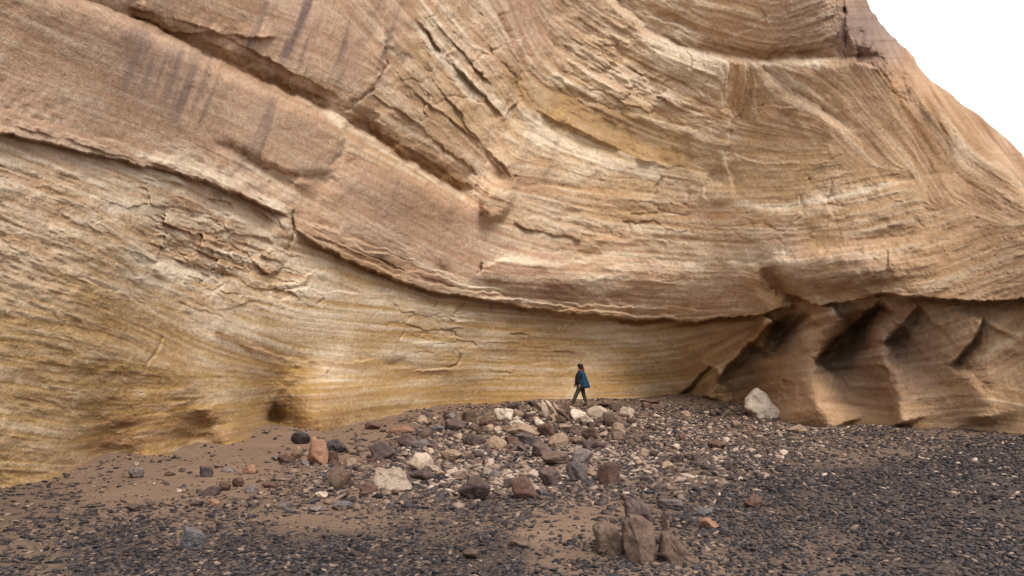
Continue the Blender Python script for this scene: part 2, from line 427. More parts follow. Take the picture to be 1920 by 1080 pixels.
def seg_dist(poly, XX=None, YY=None):
    XX = JX if XX is None else XX; YY = JY if YY is None else YY
    best = np.full(XX.shape, 1e9); sg = np.ones(XX.shape); tt = np.zeros(XX.shape)
    P = np.array(poly, float); L = np.sqrt((np.diff(P, axis=0) ** 2).sum(1)); tot = L.sum(); acc = 0
    x0, x1 = P[:, 0].min() - 260, P[:, 0].max() + 260; y0, y1 = P[:, 1].min() - 260, P[:, 1].max() + 260
    i0 = max(0, int((x0 - RX0) / RS)); i1 = min(W, int((x1 - RX0) / RS)); j0 = max(0, int((y0 - RY0) / RS)); j1 = min(H, int((y1 - RY0) / RS))
    sl = (slice(j0, j1), slice(i0, i1))
    X = XX[sl]; Y = YY[sl]; b = best[sl]; s = sg[sl]; q = tt[sl]
    for k in range(len(P) - 1):
        d = (P[k + 1] - P[k]) / L[k]
        rx = X - P[k, 0]; ry = Y - P[k, 1]
        t = np.clip(rx * d[0] + ry * d[1], 0, L[k])
        ex = rx - t * d[0]; ey = ry - t * d[1]
        dd = np.sqrt(ex * ex + ey * ey)
        m = dd < b
        b[m] = dd[m]; s[m] = np.sign(rx * d[1] - ry * d[0])[m]; q[m] = ((acc + t) / tot)[m]
        acc += L[k]
    return best, best * sg, tt

R = np.zeros((H, W))
def ends(t, e0=0.06, e1=0.06):
    w = np.ones_like(t)
    if e0: w = w * smooth(0, e0, t)
    if e1: w = w * smooth(1, 1 - e1, t)
    return w
def ledge(poly, A, wb, B, wa, e0=0.06, e1=0.06, soft=1.3, rnd=0):
    """A metres out just below the line fading over wb, B metres just above fading over wa"""
    global R
    d, sd, t = seg_dist(poly)
    up = smooth(-soft, soft, sd)
    R += (.68 * AMOD if abs(A) + abs(B) < .7 else .85 + .15 * AMOD) * ends(t, e0, e1) * ((1 - up) * (A * np.exp(-d / wb) - (.75 * (A - B) * np.exp(-(d / rnd) ** 1.4) if rnd else 0)) + up * B * np.exp(-d / wa))
def crack(poly, dep, w, e=0.05):
    global R
    d, sd, t = seg_dist(poly)
    R -= (CMOD * .7 if dep < .5 else 1) * ends(t, e, e) * dep * np.exp(-(d / (w * (.7 if dep < .5 else 1))) ** 2)
def ridge(poly, h, w, e=0.1):
    global R
    d, sd, t = seg_dist(poly)
    R += ends(t, e, e) * h * np.exp(-(d / (w * 1.25)) ** 2)
def blob(x, y, rx, ry, angd, h, p=2.0):
    global R
    a = math.radians(angd); dx = JX - x; dy = JY - y
    u = (dx * math.cos(a) + dy * math.sin(a)) / rx; v = (-dx * math.sin(a) + dy * math.cos(a)) / ry
    R += h * np.exp(-(u * u + v * v) ** (p / 2))
def line_attr(A, poly, w, amt, e=0.08, jit=0.5, seed=0):
    d, sd, t = seg_dist(poly)
    A += ends(t, e, e) * amt * 1.6 * np.exp(-(d / w) ** 2) * (1 + jit * L_mid * 0.5)

# --- the great ledge falling from upper left to centre
LA = [(-80, -70), (60, -40), (160, -2), (235, 27), (300, 52), (370, 92), (440, 128), (520, 165), (590, 195), (640, 218), (700, 258), (760, 298), (820, 335), (880, 372), (905, 384)]
ledge(LA, 0.60, 100, -1.30, 52, 0, 0.05, 1.3, 14)
ledge([(235, 12), (330, 34), (420, 70), (520, 118), (600, 160), (640, 185)], -.10, 20, .18, 30, .1, .1)
ledge([(250, 26), (330, 60), (420, 66), (520, 72)], -0.1, 20, .35, 40)
# --- second ledge, triple bed
LB = [(-80, 180), (80, 225), (235, 268), (300, 284), (360, 303), (430, 334), (500, 366), (550, 396)]
ledge(LB, 0.25, 30, -0.22, 60, 0, .06, 1.3, 7)
ledge([(x, y + 14) for x, y in LB], 0.10, 10, -0.16, 12, 0)
ledge([(x, y + 26) for x, y in LB[:-1]], -0.10, 10, 0.12, 12, 0)
ledge([(-80, 235), (100, 270), (235, 302), (300, 318), (370, 336), (440, 362), (510, 392), (548, 414)], -0.42, 45, 0.30, 40, 0)
crack([(548, 395), (552, 425), (543, 450), (540, 472)], 0.35, 4)
ledge([(548, 395), (550, 430), (540, 470), (510, 520), (498, 560)], 0.0, 20, -0.18, 30)
# --- main undercut between pink and yellow rock
LC = [(545, 422), (580, 448), (630, 476), (680, 503), (740, 524), (800, 543), (890, 557), (960, 570), (1040, 584), (1120, 594), (1200, 600), (1290, 603), (1370, 598), (1430, 591), (1490, 574)]
ledge(LC, -0.52, 60, 0.22, 70, 0.04, 0.02)
ledge([(x, y - 11 + 4 * math.sin(x * .07)) for x, y in LC[1:-2]], .10, 7, -.26, 12, .05, .05)
ledge([(x, y - 24 + 5 * math.sin(x * .05 + 2)) for x, y in LC[1:8]], .12, 8, -.26, 14, .05, .1)
ledge([(x, y - 40 + 5 * math.sin(x * .06 + 4)) for x, y in LC[1:7]], .12, 9, -.20, 14, .05, .1)
ledge([(560, 410), (640, 440), (720, 466), (800, 500), (850, 525)], 0.10, 12, -0.10, 14)
ledge([(565, 430), (640, 462), (720, 490), (800, 524), (880, 543)], -0.16, 10, 0.1, 12)
ledge([(890, 556), (980, 558), (1060, 566), (1150, 575), (1250, 578), (1340, 580)], 0.12, 9, -0.16, 12)
crack([(905, 490), (893, 520), (886, 552)], 0.35, 3.5)
blob(1000, 515, 95, 32, 3, 0.40, 4); blob(1150, 520, 70, 34, 0, 0.22, 3); blob(1260, 525, 60, 30, 5, .2, 3)
ledge([(905, 500), (960, 482), (1010, 492), (1040, 480), (1100, 492)], .12, 8, -.12, 12)
# --- slab edges, rounded shield shapes
ledge([(640, 218), (648, 245), (640, 285), (615, 325), (560, 330), (500, 315), (460, 288), (400, 262), (375, 240)], 0.10, 30, -0.52, 46, 0.08, 0.3, 2.5, 9)
ledge([(395, 130), (385, 170), (378, 220), (372, 245)], 0.06, 15, -0.06, 15)
blob(700, 350, 60, 30, 30, .15); blob(820, 440, 90, 50, 25, -0.22); blob(590, 380, 50, 18, 30, -.25)
# --- joint from the ledge up to the upper block
crack([(640, 212), (665, 188), (700, 165), (722, 120), (724, 60), (718, 24)], 0.35, 4)
ledge([(645, 210), (672, 184), (705, 160), (722, 120), (724, 60), (716, -80)], -0.28, 50, 0.28, 40, 0.05, 0)
# --- knob
blob(930, 380, 27, 34, 20, 0.75, 6); crack([(902, 345), (898, 375), (915, 400)], 0.3, 4); crack([(935, 430), (950, 410), (955, 385), (948, 355)], 0.35, 4)
crack([(955, 350), (966, 335), (968, 325)], .15, 3)
# --- upper middle steep beds
ledge([(778, 28), (815, 85), (845, 120), (880, 150), (900, 175), (945, 215)], -0.20, 28, 0.22, 26)
ledge([(740, 130), (800, 190), (860, 235), (915, 285), (960, 330)], -0.16, 22, .16, 22)
ledge([(850, 200), (890, 255), (930, 310), (945, 330)], -0.12, 16, .14, 16)
ledge([(690, 175), (760, 215), (830, 275), (900, 330)], -0.10, 22, .12, 22)
ledge([(840, 24), (870, 70), (930, 110), (965, 150), (972, 195), (940, 225)], .12, 26, -.16, 30)
ledge([(930, 24), (950, 70), (975, 110), (975, 160)], .1, 24, -.18, 24)
blob(1000, 70, 45, 60, 20, -0.25); blob(965, 180, 14, 60, 10, -.3)
# --- upper right long ledge
LD = [(1060, -80), (1130, -20), (1185, 22), (1210, 55), (1250, 74), (1300, 92), (1360, 106), (1420, 111), (1500, 111), (1590, 108), (1650, 112), (1760, 120)]
ledge(LD, 0.28, 60, -0.50, 45, 0, .35, 1.3, 8)
ledge([(x, y + 14) for x, y in LD[4:]], 0, 10, -0.0, 10)
crack([(1585, 10), (1588, 60), (1590, 112)], 0.4, 4); ledge([(1588, 112), (1586, 60), (1584, -60)], 0.25, 30, -0.2, 30)
ledge([(1635, 24), (1640, 70), (1632, 95)], .15, 12, -.15, 12)
ledge([(1600, 118), (1650, 130), (1670, 170), (1700, 190)], .15, 26, -.4, 26)
for q_ in ([(1612, -20), (1618, 50), (1612, 100)], [(1655, 20), (1665, 80), (1690, 140), (1720, 190)], [(1640, 90), (1668, 140), (1700, 200)]):
    crack(q_, .25, 12, .3)
    ledge(q_[::-1], .10, 30, -.10, 30, .3, .3, 8)
ledge([(1370, 74), (1410, 50), (1440, 30)], .1, 16, -.15, 16); ledge([(1210, 30), (1260, 40), (1310, 62)], .12, 14, -.15, 18)
# --- right diagonal ledge below it
ledge([(1420, 124), (1450, 145), (1490, 175), (1540, 205), (1580, 232), (1610, 268), (1625, 310)], 0.30, 60, -0.30, 50, .06, .3, 1.3, 12)
ledge([(1360, 110), (1362, 150), (1358, 200), (1376, 205), (1372, 240), (1362, 300), (1375, 340), (1372, 400)], 0.15, 34, -0.15, 30, .06, .3, 1.5, 5)
crack([(1405, 222), (1420, 205), (1435, 196)], .2, 4); crack([(1380, 215), (1400, 222), (1430, 210)], .12, 3)
ledge([(1405, 205), (1440, 198), (1490, 200)], .08, 10, -.12, 12)
ledge([(1370, 290), (1420, 304), (1480, 305), (1560, 300)], .06, 14, -.08, 16)
# --- beds of the middle right
for poly, a in [([(1020, 60), (1060, 105), (1110, 140), (1180, 165), (1250, 185)], .16), ([(1030, 25), (1090, 62), (1150, 80), (1165, 130)], .14), ([(985, 150), (1050, 175), (1110, 195), (1190, 215), (1290, 240), (1350, 262)], .12),
                ([(1200, 75), (1260, 105), (1330, 130), (1358, 140)], .12), ([(1190, 130), (1260, 155), (1340, 180)], .1), ([(1200, 165), (1280, 190), (1350, 205)], .12), ([(975, 180), (1040, 225), (1120, 262), (1200, 300), (1290, 318), (1335, 325)], -.20), 
                ([(1190, 295), (1270, 315), (1340, 325)], .1)]:
    ledge(poly, a, 40, -a, 40, .15, .15, 1.3, 5)
blob(1180, 250, 150, 28, 22, -.28)
ledge([(1335, 318), (1320, 340), (1318, 365), (1325, 380)], .06, 20, -.10, 20, .2, .2, 3); blob(1345, 330, 22, 16, 0, -.35); blob(1345, 365, 28, 18, 0, .15, 4)
for x in (1230, 1262, 1292, 1505, 1555): crack([(x + 12, 330), (x, 355), (x - 4, 385)], .18, 4)
ledge([(960, 420), (1010, 432), (1060, 445), (1090, 455)], -.22, 16, .16, 16)
ledge([(950, 395), (1010, 408), (1090, 432), (1180, 446), (1290, 452), (1350, 458)], .10, 30, -.12, 22, .1, .2, 1.3, 5)
ledge([(1100, 380), (1200, 395), (1330, 410)], .08, 26, -.1, 22, .2, .2, 1.3, 5); ledge([(965, 345), (1060, 352), (1160, 362), (1250, 365)], .08, 26, -.1, 22, .2, .2, 1.3, 5)
ledge([(1390, 385), (1450, 392), (1530, 382), (1600, 358), (1690, 340), (1800, 320)], .16, 40, -.18, 40, .15, .1, 1.5, 7)
ledge([(1560, 412), (1600, 392), (1650, 352)], .15, 14, -.18, 14)
ledge([(940, 460), (1010, 470), (1100, 478), (1200, 482), (1290, 492), (1350, 500)], .1, 26, -.12, 22, .2, .2, 1.5, 6)
# --- grey block and the hollows beneath it
ledge([(1350, 480), (1385, 492), (1425, 490), (1465, 480), (1520, 470), (1600, 458), (1690, 445), (1800, 430)], .20, 45, -.20, 36, .1, .1, 2, 8)
crack([(1423, 470), (1424, 500), (1440, 530), (1455, 560)], .25, 4)
blob(1448, 525, 22, 45, -35, -0.55, 3)
blob(1560, 505, 120, 40, -3, 0.75, 4)
ledge([(1470, 545), (1520, 568), (1560, 570), (1610, 562), (1650, 552), (1720, 556), (1820, 566), (1950, 560), (2180, 580)], -.9, 60, 0.25, 40, .05, 0)
ledge([(1650, 552), (1668, 500), (1665, 470)], .12, 20, -.12, 20)
# hollows and buttresses
def hollow(poly, dep, w): crack(poly, dep, w * 1.1, 0.25)
ledge([(1338, 714), (1362, 688), (1402, 652), (1436, 614), (1468, 590)], -2.0, 24, .35, 45, .12, .1, 3.0, 5)
ledge([(1440, 655), (1464, 630), (1486, 606), (1512, 582)], -1.4, 20, .1, 20, .2, .1, 3.0, 5)
ledge([(1526, 680), (1560, 640), (1600, 605), (1655, 560)], -2.3, 38, .3, 40, .08, .08, 3.0, 5)
ledge([(1655, 648), (1685, 612), (1728, 572)], -1.3, 32, .25, 30, .12, .12, 3.0, 5)
ledge([(1780, 690), (1820, 640), (1850, 590)], -.9, 40, .2, 40, .15, .15, 3)
ridge([(1860, 590), (1830, 680), (1850, 800)], .6, 40)
ledge([(1272, 748), (1300, 716), (1336, 684)], -.7, 13, .15, 30, .15, .15, 2.5)
hollow([(1500, 588), (1460, 622), (1420, 670)], .9, 15)
hollow([(1655, 565), (1620, 592), (1575, 632)], .8, 20)
hollow([(1480, 700), (1470, 735), (1455, 770)], .45, 20)
blob(1400, 720, 40, 26, -45, -.7, 3); blob(1590, 655, 55, 30, -40, -.9, 2.5); blob(1480, 612, 40, 16, -40, -.9, 2.5); blob(1610, 720, 60, 40, 20, -.5, 2.5)
ridge([(1445, 598), (1432, 622), (1420, 650)], .9, 11)
ridge([(1575, 585), (1545, 615), (1515, 650), (1508, 668), (1520, 710), (1545, 760), (1570, 810)], 1.1, 30, .05)
ridge([(1452, 600), (1436, 630), (1428, 660)], .8, 13, .1)
ridge([(1670, 585), (1650, 620), (1648, 650), (1675, 720), (1700, 800)], .9, 20, .05)
ridge([(1340, 680), (1335, 710), (1325, 750)], .6, 14)
blob(1530, 790, 95, 50, 0, 0.8, 2.4); blob(1522, 740, 42, 50, 10, .5, 2.2)
ledge([(1600, 690), (1640, 678), (1665, 688), (1664, 720)], -.25, 16, .12, 14)
# --- broken blocks at left
for poly, a in [([(235, 345), (275, 355), (290, 385), (350, 392), (420, 410)], .25), ([(235, 420), (270, 435), (290, 470), (350, 500), (420, 520)], .22), ([(340, 450), (400, 470), (450, 490), (500, 500)], .22),
                ([(300, 480), (360, 500), (420, 505), (415, 530), (370, 545)], .2), ([(235, 520), (300, 560), (360, 575), (410, 590), (440, 610)], .18), ([(460, 340), (500, 380), (540, 440)], .2), ([(400, 340), (440, 370), (490, 395), (520, 430)], .22),
                ([(600, 500), (560, 530), (540, 560), (510, 565)], .15), ([(235, 330), (300, 340), (360, 350), (420, 372)], .15), ([(380, 440), (440, 430), (500, 450), (530, 470)], .18), ([(350, 560), (400, 580), (440, 575), (500, 560)], .15)]:
    ledge(poly, -a * .6, 40, a * .5, 36, .25, .25, 2)
crack([(610, 505), (570, 540), (505, 548), (500, 565)], .25, 4); crack([(305, 630), (290, 670), (260, 715)], .25, 4); crack([(420, 530), (395, 560)], .15, 4)
blob(300, 455, 50, 30, 30, -.35); blob(250, 450, 30, 60, -30, .2)
blob(400, 545, 26, 24, -40, -.3); blob(520, 425, 26, 18, 20, .15, 4)
# --- lower yellow wall
ledge([(130, 520), (235, 552), (300, 590), (380, 620), (450, 642), (520, 668), (620, 678), (720, 676)], .14, 30, -.14, 26)
ledge([(600, 545), (660, 548), (740, 552)], .05, 8, -.08, 8)
for poly in ([(822, 560), (808, 590), (798, 612)], [(1085, 590), (1068, 615), (1060, 625)], [(765, 615), (745, 650), (732, 690)], [(862, 655), (855, 680), (838, 694)], [(900, 595), (890, 610)], [(870, 570), (850, 590)], [(610, 560), (595, 575)], [(620, 685), (612, 705)], [(925, 560), (915, 580)]):
    crack(poly, .22, 2.6, .2)
    ledge(poly, .05, 18, -.05, 18, .3, .3, 3)
ledge([(735, 690), (790, 692), (850, 690)], .1, 8, -.12, 8); blob(745, 682, 22, 8, 0, -.25)
for k in range(26):
    x = random.uniform(740, 1050); y = random.uniform(565, 700); l = random.uniform(20, 70)
    a = random.choice([.05, .08, -.05])
    ledge([(x, y), (x + l / 2, y + l * .03 + random.uniform(-3, 3)), (x + l, y + l * .07)], a, 7, -a, 7, .2, .2)
# bulge with the hollow beside it
blob(612, 755, 98, 58, -4, 0.72, 3.2)
blob(516, 783, 15, 14, -20, -.8, 2.0); crack([(508, 802), (509, 778), (518, 758), (532, 744)], .4, 8, .25)
ledge([(690, 690), (640, 700), (560, 712), (525, 735), (512, 770)], .10, 30, -.12, 30, .2, .1, 9)
crack([(540, 752), (533, 768)], .2, 4); blob(370, 760, 110, 50, -5, .35); blob(300, 690, 90, 30, 15, .25); blob(750, 745, 60, 24, -5, .22)
blob(1045, 725, 14, 22, 0, -.15)
# --- bedding relief everywhere
amp = (0.05 + 0.8 * rough) 
pat = smooth(-.3, .5, fbm2(GX / 70, GY / 70, 91, 3))
R += amp * (0.030 * terr(L_big, 2.0, .10) + 0.014 * terr(L_mid, 2.0, .15) + 0.012 * terr(L_lam, 1.5, .12) + 0.007 * L_fin)
R += (.25 + .75 * pat) * rough ** 2.2 * (0.070 * terr(L_shortb, 1.8, .07) + 0.030 * terr(L_short, 1.6, .12) + 0.035 * terr_asym(L_short, 1.2) * (0.5 + pat))
R += 0.10 * fbm2(GX / 120, GY / 120, 71, 4) + rough ** 2 * 0.04 * fbm2(GX / 20, GY / 20, 77, 4)
R += (0.006 + .009 * rough) * fbm2(GX / 5, GY / 5, 79, 3)
# hairline partings along the beds and joints across them
L_cross = lic(white(9, 21), 9, 1.6, -VY, VX)
msk = smooth(-.1, .5, fbm2(GX / 45, GY / 45, 95, 3)); msk2 = smooth(.15, .5, fbm2(GX / 35, GY / 35, 97, 3))
part = np.exp(-((L_mid - .5) / .10) ** 2) * msk; part2 = np.exp(-((L_short + .4) / .10) ** 2) * rough
joint = np.exp(-(L_cross / .09) ** 2) * msk2
R -= (.010 + .045 * rough) * part + .035 * part2 + .040 * joint * (.3 + rough)
R += rough ** 2 * (.025 * terr(fbm2(GX / 16, GY / 12, 99, 3), 7, .08))

# broken blocks: joints square to the beds divide them into slipped, tilted pieces
def blocks(sx, sy, deg, seed):
    a = math.radians(deg); u = (JX * math.cos(a) + JY * math.sin(a)) / sx; v = (-JX * math.sin(a) + JY * math.cos(a)) / sy
    ui, vi = np.floor(u), np.floor(v); z0 = np.zeros_like(ui)
    f1 = np.full(u.shape, 9.); f2 = np.full(u.shape, 9.); val = np.zeros_like(u)
    for da in (-1, 0, 1):
        for db in (-1, 0, 1):
            cu, cv = ui + da, vi + db
            pu = cu + .15 + .7 * hash3(cu, cv, z0, seed); pv = cv + .15 + .7 * hash3(cu, cv, z0, seed + 1)
            d = np.maximum(np.abs(u - pu), np.abs(v - pv)) * .6 + .4 * np.hypot(u - pu, v - pv)
            hv = hash3(cu, cv, z0, seed + 2) - .5 + (u - pu) * (hash3(cu, cv, z0, seed + 3) - .5) * .9 + (v - pv) * (hash3(cu, cv, z0, seed + 4) - .3) * 1.1
            m = d < f1
            f2 = np.where(m, f1, np.minimum(f2, d)); val = np.where(m, hv, val); f1 = np.where(m, d, f1)
    return val, np.exp(-((f2 - f1) / .07) ** 2)
blk = np.exp(-(((GX - 370) / 190) ** 2 + ((GY - 460 - (GX - 370) * .35) / 100) ** 2) ** 2)
bm_ = smooth(-.15, .35, fbm2(GX / 60, GY / 60, 131, 3))
for (sx_, sy_, dg, amp_, sd_) in ((62, 26, 20, .34, 141), (24, 12, 22, .12, 151)):
    val, jn = blocks(sx_, sy_, dg, sd_)
    R += blk * (.35 + .65 * bm_) * (amp_ * val - .10 * jn * bm_)
for (sx_, sy_, dg, amp_, sd_, x_, y_, rx_, ry_) in ((70, 24, 48, .20, 161, 880, 150, 130, 120), (60, 20, 27, .20, 171, 1180, 150, 170, 80), (70, 26, -6, .16, 181, 1560, 420, 190, 60), (55, 24, 3, .12, 191, 1250, 425, 170, 50), (60, 22, 3, .12, 195, 850, 600, 150, 50)):
    w_ = np.exp(-(((GX - x_) / rx_) ** 2 + ((GY - y_) / ry_) ** 2) ** 2) * bm_
    val, jn = blocks(sx_, sy_, dg, sd_)
    R += w_ * (amp_ * val - .07 * jn)
# --- colour attributes of the rock, with some light and shade painted in
lamw = .25 + .75 * smooth(.10, .35, rough)
pale = pale * (0.9 + 0.30 * L_mid + .15 * L_fin) + 0.16 * rough * np.maximum(0, L_short) + lamw * (0.07 * L_mid + .04 * L_fin + .20 * terr(L_lam, 1.3, .2) * (1.1 - .6 * rough) + .14 * np.maximum(0, L_big - .3)) + .05 * fbm2(GX / 9, GY / 9, 111, 4)
pale += blk * (.70 * smooth(.0, .35, fbm2(JX / 34 + JY / 60, JY / 16 - JX / 45, 121, 4)) - .10)
iron += blk * .25 * smooth(.1, .5, fbm2(JX / 40, JY / 26, 123, 3))
line_attr(pale, [(500, 150), (590, 200), (640, 230), (650, 250)], 5, .6)  # light caught by the great ledge's rim, painted pale
line_attr(pale, [(650, 232), (720, 282), (800, 330), (880, 378)], 5, .7)  # painted rim light, lower half of the great ledge
line_attr(pale, [(640, 235), (648, 260), (640, 290), (600, 325), (540, 320)], 4, .3)
line_attr(pale, [(780, 30), (830, 105), (870, 150), (900, 190)], 11, .55)
line_attr(pale, [(880, 150), (930, 190), (965, 215)], 10, .4)
line_attr(pale, [(975, 245), (1060, 272), (1150, 305), (1250, 325)], 12, .45)
line_attr(pale, [(1200, 70), (1260, 95), (1350, 118), (1440, 124), (1560, 122)], 8, .5)
line_attr(pale, [(1430, 130), (1500, 185), (1560, 215), (1610, 260)], 8, .35)
line_attr(pale, [(1020, 145), (1080, 165), (1130, 180)], 8, .45)
line_attr(pale, [(1370, 378), (1450, 388), (1540, 378), (1680, 342)], 5, .5)
line_attr(pale, [(235, 460), (290, 490), (360, 510), (410, 522)], 12, .45)
line_attr(pale, [(235, 280), (330, 302), (440, 345), (540, 392)], 6, .45)
line_attr(pale, [(1370, 490), (1425, 487)], 5, .5); line_attr(pale, [(1425, 477), (1480, 472)], 5, .4)
line_attr(pale, [(900, 495), (960, 484), (1040, 492), (1110, 488)], 5, .35)
line_attr(pale, [(1280, 500), (1320, 510)], 6, .4); line_attr(pale, [(1200, 552), (1290, 552)], 4, .35)
iron = iron * (0.85 + 0.5 * L_mid) + 0.09 * np.maximum(0, L_fin - 0.6) + 0.07 * np.maximum(0, -L_big) + .07 * np.maximum(0, -L_lam - .4)
line_attr(iron, [(230, 8), (330, 58), (430, 112), (520, 152), (630, 208)], 15, .62)  # undercut shade above the great ledge, painted into the colour
line_attr(iron, [(650, 208), (720, 258), (800, 310), (880, 364)], 15, .6)  # the same painted shade, lower half of the great ledge
line_attr(iron, [(640, 490), (740, 528), (860, 556), (1000, 580)], 7, .35)  # shade line of the main undercut, painted dark
line_attr(iron, [(1150, 602), (1290, 606), (1430, 596)], 6, .5)  # painted undercut shade, right-hand part
line_attr(iron, [(1230, 62), (1300, 85), (1380, 98), (1580, 98)], 7, .35)
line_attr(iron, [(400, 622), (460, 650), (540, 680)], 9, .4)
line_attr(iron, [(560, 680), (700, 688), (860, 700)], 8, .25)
line_attr(iron, [(900, 655), (1000, 668), (1100, 665)], 7, .25)
line_attr(iron, [(1430, 500), (1450, 540), (1500, 575)], 16, .5)  # darker band down the niche by the grey block
line_attr(iron, [(1620, 575), (1560, 640), (1540, 670)], 12, .25)  # shade of the slanting buttress hollow, painted in
line_attr(iron, [(580, 440), (660, 480), (760, 515)], 9, .25)
line_attr(iron, [(510, 760), (560, 795), (600, 800)], 12, .25)  # painted shade in the hollow beside and under the bulge
# vertical run-off streaks
varn = np.zeros((H, W))
sv = math.radians(108)
st = lic(white(7, 12), 26, 2.0, np.full((H, W), math.cos(sv)), np.full((H, W), math.sin(sv)))
def vline(poly, w, amt):
    d, sd, t = seg_dist(poly, GX + wx * .25, GY + wy * .25)
    global varn
    varn += ends(t, .15, .2) * amt * smooth(w * 1.25, w * .75, d) * (1 + .25 * st)
vline([(500, -40), (491, 24), (459, 105)], 8, .55); vline([(585, -40), (571, 24), (535, 125)], 10, .6); vline([(518, 170), (500, 230), (470, 310)], 10, .5)
vline([(715, -20), (700, 40), (650, 130)], 10, .25); vline([(250, 40), (262, 120), (240, 200)], 26, .35)
vline([(470, 260), (455, 330)], 12, .25)
reg = np.exp(-(((GX - 350) / 75) ** 2 + ((GY - 160) / 75) ** 2) ** 2)
varn += reg * (0.36 + 0.34 * st)
varn += .30 * np.exp(-(((GX - 620) / 130) ** 2 + ((GY - 70) / 90) ** 2) ** 2) * np.maximum(0, st)
varn += .25 * smooth(.6, 1.6, st) * np.exp(-((GX - 880) / 340) ** 2) * smooth(520, 330, GY)
varn += .75 * np.exp(-(((GX - 1640) / 75) ** 2 + ((GY - 60) / 75) ** 2) ** 2) + .25 * np.exp(-(((GX - 1530) / 110) ** 2 + ((GY - 40) / 60) ** 2) ** 2)
varn += .35 * np.exp(-(((GX - 1680) / 120) ** 2 + ((GY - 660) / 90) ** 2) ** 2) + .3 * np.exp(-(((GX - 1560) / 120) ** 2 + ((GY - 510) / 40) ** 2) ** 2)

# --- the curved wall
YB = [(x, y, Y) for (x, y, Y) in FOOT if x > -700] + [
    (-600, 500, 6.0), (-600, -300, 5.6), (-100, 500, 9.6), (-100, 0, 9.2), (-100, -400, 9.0),
    (235, 740, 13.7), (235, 640, 13.4), (235, 450, 13.2), (235, 250, 13.3), (235, 24, 13.1), (235, -400, 12.6),
    (440, 700, 18.4), (440, 500, 18.3), (440, 250, 17.8), (440, 24, 17.6), (440, -400, 17),
    (640, 650, 23.0), (640, 450, 22.4), (640, 215, 22.0), (640, 24, 21.8), (640, -400, 21),
    (850, 680, 30.4), (850, 500, 28.8), (850, 300, 28.3), (850, 24, 28.0), (850, -400, 27),
    (1080, 680, 34.4), (1080, 580, 33.4), (1080, 450, 32.9), (1080, 250, 32.8), (1080, 24, 32.4), (1080, -400, 31),
    (1300, 680, 32.8), (1300, 560, 31.4), (1300, 400, 31.6), (1300, 200, 31.8), (1300, 24, 31.6), (1300, -400, 31),
    (1480, 650, 27.2), (1480, 520, 25.8), (1480, 300, 27.6), (1480, 24, 28.0), (1480, -400, 28),
    (1686, 700, 22.6), (1686, 520, 21.8), (1686, 300, 23.6), (1686, 100, 24.6), (1686, -200, 25.5), (1850, 500, 20.3), (1850, 250, 22), (2050, 650, 17.6), (2050, 450, 18)]
fY = mq_fit([(a / 100, b / 100) for a, b, c in YB], [c for a, b, c in YB], 0.8)
EDGE_Y = [-460, -60, 24, 80, 140, 230, 330, 450, 600, 830, 1000]
EDGE_X = [1490, 1596, 1640, 1686, 1742, 1850, 1955, 2050, 2110, 2140, 2150]
xs = np.concatenate([-700 + 660 * (np.linspace(0, 1, 70)[:-1] ** 0.8), np.arange(-40, 1400, 1.55), np.arange(1400, 2150, 1.6)])
vrow = np.concatenate([np.linspace(-460, -30, 60)[:-1], np.arange(-30, 905, 1.55)])
# columns squeeze towards the free edge of the prow, rows follow the foot line
vx, vyy = np.meshgrid(xs, vrow)
bot = 905.0
yb = foot_y(vx) + 42
PY = np.where(vyy < 500, vyy, 500 + (vyy - 500) * (yb - 500) / (bot - 500))
ex_ = np.interp(PY, EDGE_Y, EDGE_X) + 16 * fbm2(PY / 45, PY * 0, 3, 5, .6)
t = np.clip((vx - 1250) / (2150 - 1250), 0, 1)
PX = np.where(vx < 1250, vx, 1250 + t * (ex_ - 1250))
def samp(A):
    x = np.abs(PX - RX0); y = np.abs(PY - RY0)
    hi = (RX1 - RX0) - 2; x = np.where(x > hi, 2 * hi - x, x); hi = (RY1 - RY0) - 2; y = np.where(y > hi, 2 * hi - y, y)
    return bil(A, np.abs(x) / RS, np.abs(y) / RS)
base = fY(PX / 100, PY / 100)
e = np.clip(1 - (ex_ - PX) / 90.0, 0, 1)
base = base + 3.5 * (1 - np.sqrt(np.clip(1 - e * e, 0, 1)))
YW = base - samp(R) * np.clip(base / 26, .45, 1.15)
YW = YW - 0.05 * smooth(foot_y(PX) - 14, foot_y(PX) + 2, PY)
ra, rb = ray(PX, PY)
CX, CY, CZ = ra * YW, YW, CAMZ + rb * YW
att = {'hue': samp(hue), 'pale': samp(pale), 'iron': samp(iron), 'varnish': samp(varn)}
# far side of the prow and the plateau behind the top edge
def addcol(A, new): return np.concatenate([A, new[:, None]], 1)
for dy, sh in ((1.0, .3), (3, 1.5), (9, 4), (25, 5), (70, 5)):
    if dy == 1.0: x0, y0, z0 = CX[:, -1].copy(), CY[:, -1].copy(), CZ[:, -1].copy()
    ny = y0 + dy; nx = x0 * (ny / y0) - sh
    CX = addcol(CX, nx); CY = addcol(CY, ny); CZ = addcol(CZ, z0 + (z0 - CAMZ) * 0.0)
    for k in att: att[k] = addcol(att[k], att[k][:, -1])
top = [CX[0].copy(), CY[0].copy(), CZ[0].copy()]
lf = 1 - smooth(300, 1000, np.concatenate([PX[0], np.full(5, 1500.)]))
for dy in (2, 8, 40, 120):
    CX = np.concatenate([(top[0] - dy * lf)[None], CX]); CY = np.concatenate([(top[1] + dy * (1 - .7 * lf))[None], CY]); CZ = np.concatenate([(top[2] + 1 - 0.02 * dy)[None], CZ])
    for k in att: att[k] = np.concatenate([att[k][:1], att[k]])
nr, nc = CX.shape
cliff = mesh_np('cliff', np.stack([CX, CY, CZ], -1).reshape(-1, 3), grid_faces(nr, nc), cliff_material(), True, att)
tag(cliff, kind='structure')

